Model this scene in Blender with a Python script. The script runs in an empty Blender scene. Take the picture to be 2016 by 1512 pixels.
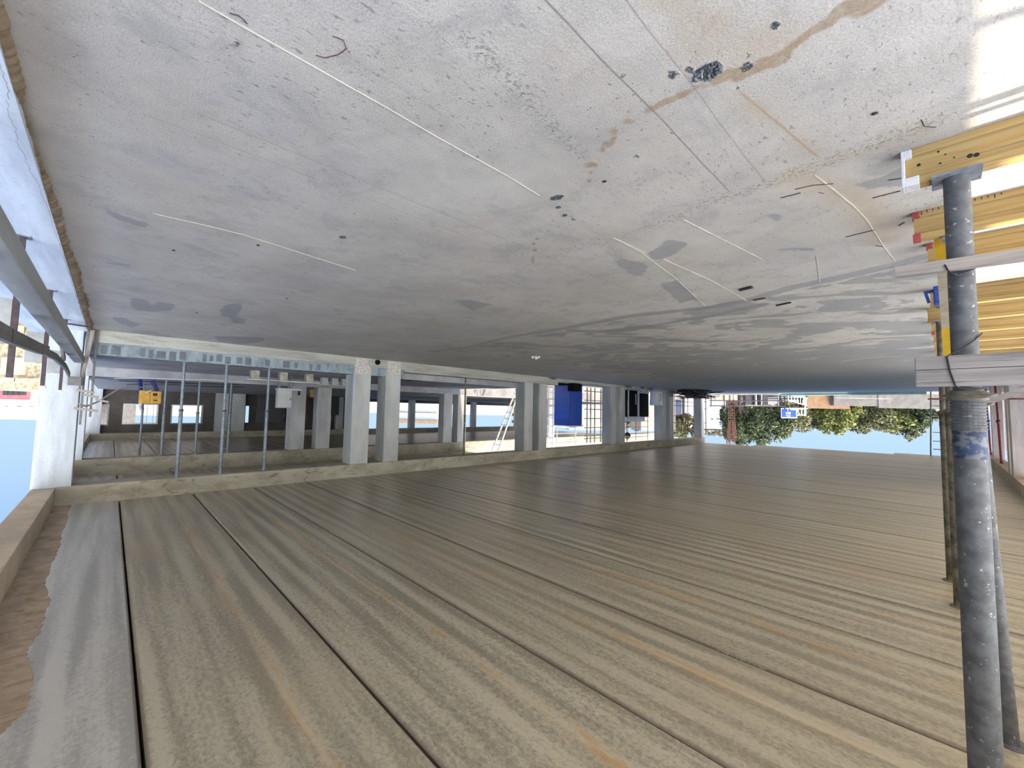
import bpy, bmesh, math, random
import numpy as np
from mathutils import Vector, Matrix

random.seed(7)
rng = np.random.default_rng(7)
SC = bpy.context.scene
COL = SC.collection

# ------------------------------------------------------------------ camera
# World: floor z=0, X away along the plank joints, Y away along the beams.
F_PX = 818.567
M = np.array([[-0.69460783, 0.03198004, 0.71867742],
              [0.71911833, 0.05824856, 0.69244201],
              [-0.01971760, 0.99778975, -0.06345734]])
CAM = np.array([0.0, 0.0, 1.457])
cam_d = bpy.data.cameras.new('camera'); cam = bpy.data.objects.new('camera', cam_d); COL.objects.link(cam)
cam_d.sensor_width = 36.0; cam_d.lens = 36.0 * F_PX / 2016.0; cam_d.clip_start = 0.02; cam_d.clip_end = 2000
r_, u_, b_ = M @ np.array([1, 0, 0]), M @ np.array([0, -1, 0]), M @ np.array([0, 0, -1])
mw = Matrix(((r_[0], u_[0], b_[0], CAM[0]), (r_[1], u_[1], b_[1], CAM[1]), (r_[2], u_[2], b_[2], CAM[2]), (0, 0, 0, 1)))
cam.matrix_world = mw
SC.camera = cam

# ------------------------------------------------------------------ exposure, sky, sun
SC.view_settings.view_transform = 'Standard'; SC.view_settings.look = 'None'
SC.view_settings.gamma = 1.0; SC.view_settings.use_curve_mapping = False
SC.view_settings.exposure = 0.0
SUN_DIR = Vector((-0.443, 0.129, 0.887)).normalized()       # towards the sun
SUN_E = 9.0
sd = bpy.data.lights.new('sun', 'SUN'); sd.energy = SUN_E; sd.angle = 0.02; sd.color = (1.0, 0.86, 0.64)
so = bpy.data.objects.new('sun', sd); COL.objects.link(so)
so.rotation_euler = (-SUN_DIR).to_track_quat('-Z', 'Y').to_euler(); so.location = (-20, 6, 40)
W = bpy.data.worlds.new('World'); SC.world = W; W.use_nodes = True
SC.cycles.max_bounces = 12; SC.cycles.diffuse_bounces = 8
SC.cycles.use_denoising = True
try: SC.cycles.sample_clamp_indirect = 12.0
except Exception: pass

class NT:
    """tiny node helper"""
    def __init__(s, tree): s.t = tree; s.n = tree.nodes; s.l = tree.links
    def new(s, typ, **kw):
        nd = s.n.new(typ)
        for k, v in kw.items(): setattr(nd, k, v)
        return nd
    def put(s, sock, v):
        if hasattr(v, 'is_output'): s.l.new(v, sock)
        elif isinstance(v, (tuple, list)):
            if len(sock.default_value) == 4 and len(v) == 3: v = (*v, 1)
            sock.default_value = v
        else: sock.default_value = v
    def m(s, op, a, b=None, c=None, clamp=False):
        nd = s.new('ShaderNodeMath', operation=op); nd.use_clamp = clamp
        for i, v in enumerate((a, b, c)):
            if v is not None: s.put(nd.inputs[i], v)
        return nd.outputs[0]
    def vm(s, op, a, b=None):
        nd = s.new('ShaderNodeVectorMath', operation=op); s.put(nd.inputs[0], a)
        if b is not None: s.put(nd.inputs[1], b)
        return nd.outputs['Value'] if op in ('DOT_PRODUCT', 'LENGTH') else nd.outputs[0]
    def mix(s, f, a, b, mode='MIX'):
        nd = s.new('ShaderNodeMix', data_type='RGBA', blend_type=mode)
        s.put(nd.inputs[0], f); s.put(nd.inputs[6], a); s.put(nd.inputs[7], b); return nd.outputs[2]
    def noise(s, v, sc=5.0, det=4.0, ro=0.55, dist=0.0):
        nd = s.new('ShaderNodeTexNoise'); s.put(nd.inputs['Vector'], v)
        nd.inputs['Scale'].default_value = sc; nd.inputs['Detail'].default_value = det
        nd.inputs['Roughness'].default_value = ro; nd.inputs['Distortion'].default_value = dist
        return nd.outputs[0]
    def ss(s, x, lo, hi, a=0.0, b=1.0):
        nd = s.new('ShaderNodeMapRange', interpolation_type='SMOOTHSTEP'); s.put(nd.inputs[0], x)
        nd.inputs[1].default_value = lo; nd.inputs[2].default_value = hi
        nd.inputs[3].default_value = a; nd.inputs[4].default_value = b; return nd.outputs[0]
    def sep(s, v):
        nd = s.new('ShaderNodeSeparateXYZ'); s.put(nd.inputs[0], v); return nd.outputs
    def comb(s, x, y, z):
        nd = s.new('ShaderNodeCombineXYZ')
        for i, v in enumerate((x, y, z)): s.put(nd.inputs[i], v)
        return nd.outputs[0]
    def sc(s, v, k): return s.vm('MULTIPLY', v, k)
    def pos(s): return s.new('ShaderNodeNewGeometry').outputs['Position']
    def obj(s): return s.new('ShaderNodeTexCoord').outputs['Object']
    def attr(s, name): return s.new('ShaderNodeAttribute', attribute_name=name).outputs['Fac']
    def bump(s, h, strength=0.3, dist=0.01):
        nd = s.new('ShaderNodeBump'); nd.inputs['Strength'].default_value = strength
        nd.inputs['Distance'].default_value = dist; s.put(nd.inputs['Height'], h); return nd.outputs[0]

wn = NT(W.node_tree); wn.n.clear()
gd = wn.new('ShaderNodeTexCoord').outputs['Generated']
dz = wn.sep(gd)[2]
elev = wn.ss(dz, 0.0, 0.45)
skyc = wn.mix(elev, (0.56, 0.80, 1.05), (0.10, 0.28, 0.78))
skyc = wn.mix(wn.ss(dz, -0.25, 0.0), (0.45, 0.42, 0.38), skyc)
# bright lobe added to the unseen sky on the sun's side, fills the interior
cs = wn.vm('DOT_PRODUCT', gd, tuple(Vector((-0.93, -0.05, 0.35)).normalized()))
fill_glow = wn.ss(cs, 0.1, 1.0)
skyc = wn.mix(wn.m('MULTIPLY', fill_glow, 0.85), skyc, (1.0, 0.97, 0.90))
stg = wn.m('ADD', 1.0, wn.m('MULTIPLY', fill_glow, 6.5))
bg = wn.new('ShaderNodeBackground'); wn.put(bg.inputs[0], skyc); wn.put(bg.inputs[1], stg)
wo = wn.new('ShaderNodeOutputWorld'); wn.l.new(bg.outputs[0], wo.inputs[0])

# ------------------------------------------------------------------ photo rays (camera calibration)
def ray(px, py): return M @ np.array([(px - 1008) / F_PX, (py - 756) / F_PX, 1.0])
def onZ(px, py, z): d = ray(px, py); return CAM + d * ((z - CAM[2]) / d[2])
def onX(px, py, x): d = ray(px, py); return CAM + d * (x / d[0])
def onY(px, py, y): d = ray(px, py); return CAM + d * (y / d[1])
def atD(px, py, D): return CAM + ray(px, py) * D

# ------------------------------------------------------------------ materials
MATS = {}
def srgb(r, g, b): return tuple(((c / 255) / 12.92 if c / 255 <= 0.04045 else ((c / 255 + 0.055) / 1.055) ** 2.4) for c in (r, g, b))
def newmat(name):
    m = bpy.data.materials.new(name); m.use_nodes = True
    t = NT(m.node_tree); t.n.clear()
    bs = t.new('ShaderNodeBsdfPrincipled'); o = t.new('ShaderNodeOutputMaterial'); t.l.new(bs.outputs[0], o.inputs[0])
    MATS[name] = m; return m, t, bs
def simple(name, col, rough=0.6, metal=0.0, var=0.15, sc=12.0, bump=0.15, second=None, thr=(0.45, 0.65), spec=None, world=False):
    m, t, b = newmat(name)
    v = t.pos() if world else t.obj()
    n = t.noise(v, sc, 5)
    c = t.mix(t.ss(n, 0.3, 0.7), tuple(x * (1 - var) for x in col), tuple(min(1, x * (1 + var)) for x in col))
    if second is not None:
        n2 = t.noise(v, sc * 2.3, 5, 0.6)
        c = t.mix(t.ss(n2, *thr), c, second)
    t.put(b.inputs['Base Color'], c); b.inputs['Roughness'].default_value = rough; b.inputs['Metallic'].default_value = metal
    if spec is not None: b.inputs['Specular IOR Level'].default_value = spec
    if bump: t.put(b.inputs['Normal'], t.bump(n, bump, 0.01))
    return m
def concrete(name, col, stain=None, stain_amt=0.5, streak=(1, 1, 1), rough=0.8, sc=1.0, pits=True, drip=0.0, dripcol=(0.10, 0.08, 0.05)):
    m, t, b = newmat(name)
    p = t.pos(); ps = t.sc(p, streak)
    n1 = t.noise(ps, 1.6 * sc, 6, 0.6); n2 = t.noise(p, 22 * sc, 4, 0.6)
    c = t.mix(t.ss(n1, 0.3, 0.7), tuple(x * 0.78 for x in col), tuple(min(1, x * 1.15) for x in col))
    c = t.mix(t.m('MULTIPLY', t.ss(n2, 0.5, 0.75), 0.35), c, tuple(x * 0.6 for x in col))
    if stain is not None:
        n3 = t.noise(ps, 3.1 * sc, 6, 0.62, 0.4)
        c = t.mix(t.m('MULTIPLY', t.ss(n3, 0.5, 0.66), stain_amt), c, stain)
    if drip:
        x, y, z = t.sep(p)
        n4 = t.noise(t.comb(t.m('MULTIPLY', x, 1.0), t.m('MULTIPLY', y, 1.5), t.m('MULTIPLY', z, 3.0)), 1.7, 6, 0.62, 1.6)
        c = t.mix(t.m('MULTIPLY', t.ss(n4, 0.54, 0.74), drip), c, dripcol)
    t.put(b.inputs['Base Color'], c); b.inputs['Roughness'].default_value = rough
    h = t.m('ADD', t.m('MULTIPLY', n1, 0.5), n2)
    if pits:
        pt = t.ss(t.noise(p, 55, 2, 0.5), 0.68, 0.74)
        h = t.m('SUBTRACT', h, t.m('MULTIPLY', pt, 1.2))
    t.put(b.inputs['Normal'], t.bump(h, 0.25, 0.008))
    return m
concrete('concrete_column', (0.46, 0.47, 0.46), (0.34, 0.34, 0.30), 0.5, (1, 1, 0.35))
concrete('concrete_pale', (0.48, 0.52, 0.56), (0.33, 0.35, 0.36), 0.6, (2, 2, 0.3))
concrete('grime_brown', (0.25, 0.185, 0.12), (0.13, 0.095, 0.06), 0.7, sc=3)
concrete('concrete_beam', (0.40, 0.37, 0.29), (0.20, 0.16, 0.10), 0.45, (1, 0.5, 1), drip=0.8)
concrete('concrete_edge', (0.52, 0.44, 0.34), (0.36, 0.29, 0.21), 0.5, (0.5, 1, 1), drip=0.3)
concrete('concrete_kerb', (0.42, 0.42, 0.38), (0.26, 0.25, 0.20), 0.6, (1, 0.35, 2.5))
concrete('concrete_damp', (0.27, 0.325, 0.365), (0.15, 0.18, 0.21), 0.85, (1, 2.2, 1))
concrete('concrete_inner', (0.38, 0.38, 0.40), (0.28, 0.28, 0.30), 0.5)
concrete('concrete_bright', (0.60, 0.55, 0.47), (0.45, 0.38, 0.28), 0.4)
concrete('block_wall', (0.085, 0.075, 0.065), (0.05, 0.04, 0.03), 0.5)
concrete('mortar_brown', (0.42, 0.33, 0.24), (0.27, 0.20, 0.13), 0.7, sc=2.5)
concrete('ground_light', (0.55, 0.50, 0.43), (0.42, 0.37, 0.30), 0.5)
concrete('retaining', (0.18, 0.168, 0.158), (0.12, 0.115, 0.11), 0.6)
concrete('plank_grey', (0.30, 0.285, 0.265), (0.16, 0.155, 0.15), 0.75, (0.35, 3, 5), sc=2.5)
concrete('board_dark', (0.17, 0.165, 0.16), (0.11, 0.105, 0.10), 0.6, (0.3, 2, 3))
concrete('rail_grey', (0.30, 0.31, 0.31), (0.22, 0.22, 0.22), 0.5, (0.3, 2, 2))
concrete('ledge_panel', (0.60, 0.66, 0.72), (0.46, 0.52, 0.58), 0.5, (0.3, 3, 1), rough=0.45, pits=False)

def wood(name, c1, c2, c3, axis=0, rough=0.6, sc=1.0):
    m, t, b = newmat(name)
    p = t.obj(); k = [14.0, 14.0, 14.0]; k[axis] = 0.9
    g = t.noise(t.sc(p, tuple(k)), 1.6 * sc, 6, 0.6, 0.5)
    k2 = [60.0, 60.0, 60.0]; k2[axis] = 2.0
    g2 = t.noise(t.sc(p, tuple(k2)), 1.3 * sc, 4, 0.6)
    c = t.mix(t.ss(g, 0.3, 0.7), c1, c2)
    c = t.mix(t.m('MULTIPLY', t.ss(g2, 0.52, 0.68), 0.6), c, c3)
    wth = t.noise(p, 1.7, 3)
    c = t.mix(t.m('MULTIPLY', t.ss(wth, 0.5, 0.7), 0.35), c, tuple((x + 0.2) * 0.6 for x in c3))
    t.put(b.inputs['Base Color'], c); b.inputs['Roughness'].default_value = rough
    t.put(b.inputs['Normal'], t.bump(g2, 0.25, 0.004)); return m
wood('yellow_timber', (0.46, 0.335, 0.145), (0.40, 0.245, 0.075), (0.17, 0.11, 0.045))
wood('pale_timber', (0.60, 0.52, 0.38), (0.48, 0.40, 0.28), (0.28, 0.22, 0.15))
wood('grey_timber', (0.34, 0.31, 0.295), (0.21, 0.195, 0.19), (0.07, 0.065, 0.06))
wood('white_timber', (0.40, 0.35, 0.31), (0.30, 0.265, 0.235), (0.14, 0.125, 0.11))
wood('bench_timber', (0.62, 0.57, 0.50), (0.5, 0.46, 0.40), (0.3, 0.27, 0.22), axis=1)
wood('lean_timber', (0.34, 0.30, 0.26), (0.25, 0.22, 0.19), (0.12, 0.10, 0.08), axis=2)
simple('prop_steel', (0.105, 0.110, 0.118), 0.65, 0.15, 0.3, 16, 0.3, (0.36, 0.36, 0.35), (0.63, 0.68))
simple('prop_worn', (0.15, 0.135, 0.10), 0.65, 0.15, 0.5, 11, 0.3, (0.34, 0.28, 0.18), (0.62, 0.68))
simple('prop_blue', (0.028, 0.05, 0.12), 0.6, 0.1, 0.5, 10, 0.2, (0.14, 0.15, 0.17), (0.46, 0.58))
simple('galvanised', (0.21, 0.235, 0.265), 0.5, 0.3, 0.25, 14, 0.1, (0.12, 0.14, 0.17), (0.58, 0.68))
simple('rust', (0.13, 0.055, 0.04), 0.75, 0.2, 0.4, 18, 0.2)
simple('red_steel', (0.20, 0.04, 0.05), 0.6, 0.2, 0.3, 18, 0.1)
simple('dark_steel', (0.055, 0.04, 0.045), 0.6, 0.4, 0.3, 15, 0.1)
simple('wire_black', (0.02, 0.018, 0.018), 0.6, 0.3, 0.2)
simple('plastic_white', (0.72, 0.72, 0.72), 0.45, 0, 0.08)
simple('cap_white', (0.70, 0.69, 0.70), 0.5, 0, 0.1, 20, 0.1, (0.45, 0.44, 0.43), (0.62, 0.7))
simple('cap_red', (0.36, 0.06, 0.055), 0.5, 0, 0.2, 20, 0.1, (0.34, 0.2, 0.17), (0.6, 0.68))
simple('paint_yellow', (0.75, 0.46, 0.02), 0.45, 0, 0.12, 14, 0.1, (0.42, 0.28, 0.06), (0.64, 0.7))
simple('machine_yellow', (0.62, 0.33, 0.04), 0.5, 0, 0.15, 6)
simple('clamp_blue', (0.02, 0.06, 0.30), 0.5, 0.1, 0.3, 20, 0.1, (0.25, 0.27, 0.32), (0.62, 0.68))
simple('trestle_blue', (0.008, 0.012, 0.16), 0.45, 0.1, 0.2)
simple('toilet_blue', (0.012, 0.075, 0.42), 0.35, 0, 0.12, 4, 0.05)
simple('toilet_roof', (0.75, 0.77, 0.80), 0.4, 0, 0.08)
simple('black', (0.006, 0.006, 0.007), 0.8, 0, 0.2, spec=0.1)
simple('alum', (0.55, 0.55, 0.56), 0.4, 0.6, 0.1)
simple('ladder_alum', (0.72, 0.70, 0.64), 0.45, 0.1, 0.1)
simple('grey_panel', (0.50, 0.51, 0.50), 0.5, 0.0, 0.08, 4)
simple('bucket_white', (0.66, 0.68, 0.70), 0.4, 0, 0.08)
simple('block_grey', (0.36, 0.34, 0.29), 0.9, 0, 0.3, 10, 0.4)
simple('orange_sheet', (0.17, 0.045, 0.012), 0.6, 0, 0.3, 4)
simple('black_sheet', (0.012, 0.013, 0.018), 0.4, 0, 0.4, 3, 0.5)
simple('stone', (0.075, 0.085, 0.095), 0.6, 0, 0.5, 25, 0.4, (0.36, 0.38, 0.40), (0.6, 0.68))
simple('cable', (0.03, 0.03, 0.033), 0.5, 0, 0.1)
simple('hose_white', (0.62, 0.62, 0.62), 0.5, 0, 0.05)
simple('film_white', (0.60, 0.63, 0.68), 0.35, 0, 0.1)
simple('sign_blue', (0.003, 0.055, 0.42), 0.5, 0, 0.03)
simple('sign_white', (0.85, 0.92, 0.95), 0.5, 0, 0.03)
simple('teal_sheet', (0.40, 0.72, 0.72), 0.5, 0, 0.1, 3)
simple('stone_yellow', (0.42, 0.34, 0.22), 0.85, 0, 0.35, 1.2, 0.2, (0.26, 0.2, 0.13), (0.5, 0.62))
simple('house_white', (0.50, 0.49, 0.47), 0.8, 0, 0.1, 1)
simple('house_cool', (0.42, 0.46, 0.52), 0.8, 0, 0.06, 1)
simple('awning_red', (0.40, 0.12, 0.14), 0.7, 0, 0.12, 2)
simple('window_dark', (0.05, 0.05, 0.055), 0.15, 0, 0.2)
simple('blind_cream', (0.52, 0.46, 0.30), 0.6, 0, 0.08)
simple('wall_pink', (0.46, 0.35, 0.29), 0.8, 0, 0.08, 2)
def sheetmat():
    m, t, b = newmat('hoarding')
    n = t.noise(t.pos(), 1.5, 3); c = t.mix(n, (0.74, 0.64, 0.59), (0.82, 0.74, 0.70))
    d = t.new('ShaderNodeBsdfDiffuse'); t.put(d.inputs[0], c); tr = t.new('ShaderNodeBsdfTranslucent'); t.put(tr.inputs[0], c)
    mx = t.new('ShaderNodeMixShader'); mx.inputs[0].default_value = 0.35; t.l.new(d.outputs[0], mx.inputs[1]); t.l.new(tr.outputs[0], mx.inputs[2])
    t.l.new(mx.outputs[0], [q for q in t.n if q.type == 'OUTPUT_MATERIAL'][0].inputs[0]); t.n.remove(b)
sheetmat()
concrete('concrete_sunny', (0.66, 0.63, 0.60), (0.52, 0.48, 0.44), 0.5, (2, 2, 0.3))  # column concrete lightened, the sunny side's brightness is put into the colour
simple('plaster', (0.60, 0.57, 0.52), 0.9, 0, 0.15, 14, 0.4, (0.36, 0.33, 0.29), (0.5, 0.6), world=True)
simple('orange_wall', (0.25, 0.155, 0.085), 0.8, 0, 0.15, 2)
simple('bark', (0.13, 0.10, 0.075), 0.9, 0, 0.3, 8, 0.4)
simple('asphalt', (0.20, 0.19, 0.18), 0.9, 0, 0.2, 2)
def leafmat(name, a, b2):
    m, t, b = newmat(name)
    n = t.noise(t.pos(), 0.9, 3)
    oi = t.noise(t.pos(), 9.0, 2)
    c = t.mix(t.ss(n, 0.35, 0.65), a, b2); c = t.mix(t.m('MULTIPLY', t.ss(oi, 0.4, 0.7), 0.5), c, tuple(x * 1.7 for x in b2))
    t.put(b.inputs['Base Color'], c); b.inputs['Roughness'].default_value = 0.7
    b.inputs['Transmission Weight'].default_value = 0.0
leafmat('leaf_dark', (0.03, 0.045, 0.025), (0.085, 0.11, 0.04))
leafmat('leaf_olive', (0.085, 0.09, 0.045), (0.19, 0.19, 0.085))
leafmat('leaf_lime', (0.11, 0.13, 0.035), (0.25, 0.255, 0.07))
leafmat('leaf_grey', (0.12, 0.115, 0.085), (0.23, 0.215, 0.16))
concrete('tooth_dark', (0.15, 0.17, 0.19), (0.09, 0.10, 0.12), 0.6)

# floor slab: stains, damp patches, rough joint read from per-vertex distances
def make_floor_mat():
    m, t, b = newmat('floor_concrete')
    p = t.pos(); x, y, z = t.sep(p)
    jag = t.m('MULTIPLY', t.m('SUBTRACT', t.noise(p, 30, 4, 0.65), 0.5), 0.05)
    big = t.m('MULTIPLY', t.m('SUBTRACT', t.noise(p, 6, 3, 0.6), 0.5), 0.12)
    n1 = t.noise(p, 0.9, 5, 0.6); n2 = t.noise(p, 7, 5, 0.65); n3 = t.noise(p, 60, 3, 0.6)
    c = t.mix(t.ss(n1, 0.3, 0.7), (0.43, 0.41, 0.375), (0.54, 0.52, 0.48))
    c = t.mix(t.m('MULTIPLY', t.ss(n2, 0.45, 0.75), 0.35), c, (0.36, 0.35, 0.345))
    c = t.mix(t.m('MULTIPLY', t.ss(t.noise(t.vm('ADD', p, (7, 3, 0)), 0.7, 4, 0.5), 0.52, 0.7), 0.3), c, (0.37, 0.375, 0.41))
    c = t.mix(t.m('MULTIPLY', t.ss(t.noise(t.vm('ADD', p, (17, 31, 0)), 1.1, 4, 0.5), 0.5, 0.7), 0.35), c, (0.45, 0.40, 0.33))
    # trowel streaks along the pour
    st = t.noise(t.comb(t.m('MULTIPLY', x, 16.0), t.m('MULTIPLY', y, 0.7), 0.0), 1.0, 4, 0.6)
    c = t.mix(t.m('MULTIPLY', t.ss(st, 0.55, 0.75), 0.28), c, (0.31, 0.305, 0.30))
    gr_ = t.noise(p, 130, 3, 0.7)
    c = t.mix(t.m('MULTIPLY', t.ss(gr_, 0.5, 0.68), 0.55), c, (0.20, 0.195, 0.185))
    c = t.mix(t.m('MULTIPLY', t.ss(gr_, 0.46, 0.33), 0.45), c, (0.68, 0.66, 0.63))
    md = t.noise(p, 2.6, 6, 0.7, 0.6)
    c = t.mix(t.m('MULTIPLY', t.ss(md, 0.50, 0.66), 0.42), c, (0.29, 0.285, 0.285))
    c = t.mix(t.m('MULTIPLY', t.ss(md, 0.46, 0.32), 0.25), c, (0.62, 0.59, 0.54))
    el = t.ss(t.noise(t.comb(t.m('MULTIPLY', x, 42.0), t.m('MULTIPLY', y, 16.0), 0.0), 1.0, 3, 0.6), 0.60, 0.68)
    elz = t.ss(t.noise(t.vm('ADD', p, (3, 9, 0)), 0.8, 3), 0.42, 0.6)
    c = t.mix(t.m('MULTIPLY', t.m('MULTIPLY', el, elz), 0.75), c, (0.20, 0.195, 0.19))
    # scattered dark pock marks
    pk = t.ss(t.noise(t.sc(p, (1, 0.7, 1)), 42, 2, 0.5), 0.66, 0.72)
    pkz = t.ss(t.noise(p, 1.3, 3), 0.4, 0.6)
    c = t.mix(t.m('MULTIPLY', t.m('MULTIPLY', pk, pkz), 0.8), c, (0.17, 0.16, 0.15))
    # ochre tint and rust
    ru = t.ss(t.m('ADD', t.attr('rust'), t.m('MULTIPLY', big, 1.5)), -0.10, 0.12)
    c = t.mix(t.m('MULTIPLY', ru, 0.38), c, (0.40, 0.29, 0.15))
    # second pour: sweeping damp patches
    wet = t.attr('wet')
    sw = t.noise(t.comb(t.m('MULTIPLY', t.m('ADD', x, t.m('MULTIPLY', y, 0.3)), 0.8), t.m('MULTIPLY', y, 0.75), 0.0), 1.15, 3, 0.5, 1.6)
    swm = t.ss(t.m('ADD', sw, t.m('MULTIPLY', t.m('SUBTRACT', wet, 0.5), 0.5)), 0.49, 0.52)
    swm = t.m('MULTIPLY', swm, t.ss(wet, 0.02, 0.15))
    c = t.mix(t.m('MULTIPLY', swm, 0.62), c, (0.225, 0.235, 0.24))
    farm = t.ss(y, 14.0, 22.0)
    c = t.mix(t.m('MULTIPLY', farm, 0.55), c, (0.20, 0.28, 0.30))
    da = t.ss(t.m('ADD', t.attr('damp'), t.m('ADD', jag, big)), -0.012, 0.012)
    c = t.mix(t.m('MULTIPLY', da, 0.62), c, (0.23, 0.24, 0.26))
    br = t.ss(t.m('ADD', t.attr('brown'), t.m('MULTIPLY', jag, 0.7)), -0.010, 0.010)
    c = t.mix(t.m('MULTIPLY', t.m('MULTIPLY', br, t.ss(t.noise(p, 25, 4, 0.7), 0.2, 0.6, 0.45, 1.0)), 0.8), c, (0.29, 0.205, 0.12))
    # left edge grime
    ed = t.ss(t.m('ADD', y, t.m('MULTIPLY', big, 1.2)), -0.05, -0.36)
    c = t.mix(t.m('MULTIPLY', ed, 0.6), c, (0.24, 0.19, 0.13))
    gr = t.ss(t.m('ADD', t.attr('grav'), t.m('MULTIPLY', jag, 0.6)), -0.006, 0.006)
    gn = t.noise(p, 55, 3, 0.7)
    c = t.mix(gr, c, t.mix(t.ss(gn, 0.5, 0.62), (0.05, 0.06, 0.07), (0.36, 0.38, 0.40)))
    # rough crumbly pour joint
    pit = t.ss(t.m('ADD', t.attr('pit'), t.m('MULTIPLY', big, 0.5)), -0.05, 0.03)
    pn = t.ss(t.noise(p, 40, 4, 0.7), 0.52, 0.62)
    pitm = t.m('MULTIPLY', pit, pn)
    c = t.mix(t.m('MULTIPLY', pitm, 0.55), c, (0.17, 0.16, 0.15))
    # straight tooled lines at fixed distance
    hh = None
    for xl, w, y0, y1, cc, am in ((0.93, 0.006, 0.2, 2.9, (0.20, 0.19, 0.18), 0.8), (0.73, 0.005, 0.2, 2.9, (0.24, 0.23, 0.22), 0.6),
                                  (2.55, 0.007, 0.2, 5.0, (0.25, 0.24, 0.24), 0.5), (2.75, 0.006, 0.0, 4.0, (0.26, 0.25, 0.25), 0.45),
                                  (0.944, 0.010, 1.92, 2.85, (0.36, 0.25, 0.14), 0.6)):
        wob = t.m('MULTIPLY', t.m('SUBTRACT', t.noise(p, 1.2, 2), 0.5), 0.04)
        xx = t.m('ADD', x, wob)
        if y0 == 1.92: xx = t.m('ADD', xx, t.m('MULTIPLY', y, 0.18))     # the rust line runs askew
        d = t.m('ABSOLUTE', t.m('SUBTRACT', xx, xl))
        k = t.m('MULTIPLY', t.ss(d, w, w * 0.3), t.m('MULTIPLY', t.ss(y, y0, y0 + 0.1), t.ss(y, y1, y1 - 0.1)))
        c = t.mix(t.m('MULTIPLY', k, am), c, cc)
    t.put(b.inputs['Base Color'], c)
    rough = t.m('SUBTRACT', 0.72, t.m('MULTIPLY', t.m('ADD', swm, da), 0.12))
    t.put(b.inputs['Roughness'], rough)
    h = t.m('ADD', t.m('MULTIPLY', n2, 0.6), t.m('MULTIPLY', n3, 0.4))
    h = t.m('SUBTRACT', h, t.m('MULTIPLY', t.m('MULTIPLY', pk, pkz), 0.5))
    h = t.m('SUBTRACT', h, t.m('MULTIPLY', pitm, 1.2))
    h = t.m('ADD', h, t.m('MULTIPLY', t.m('MULTIPLY', gr, gn), 2.0))
    t.put(b.inputs['Normal'], t.bump(h, 0.5, 0.01))
make_floor_mat()

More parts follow.
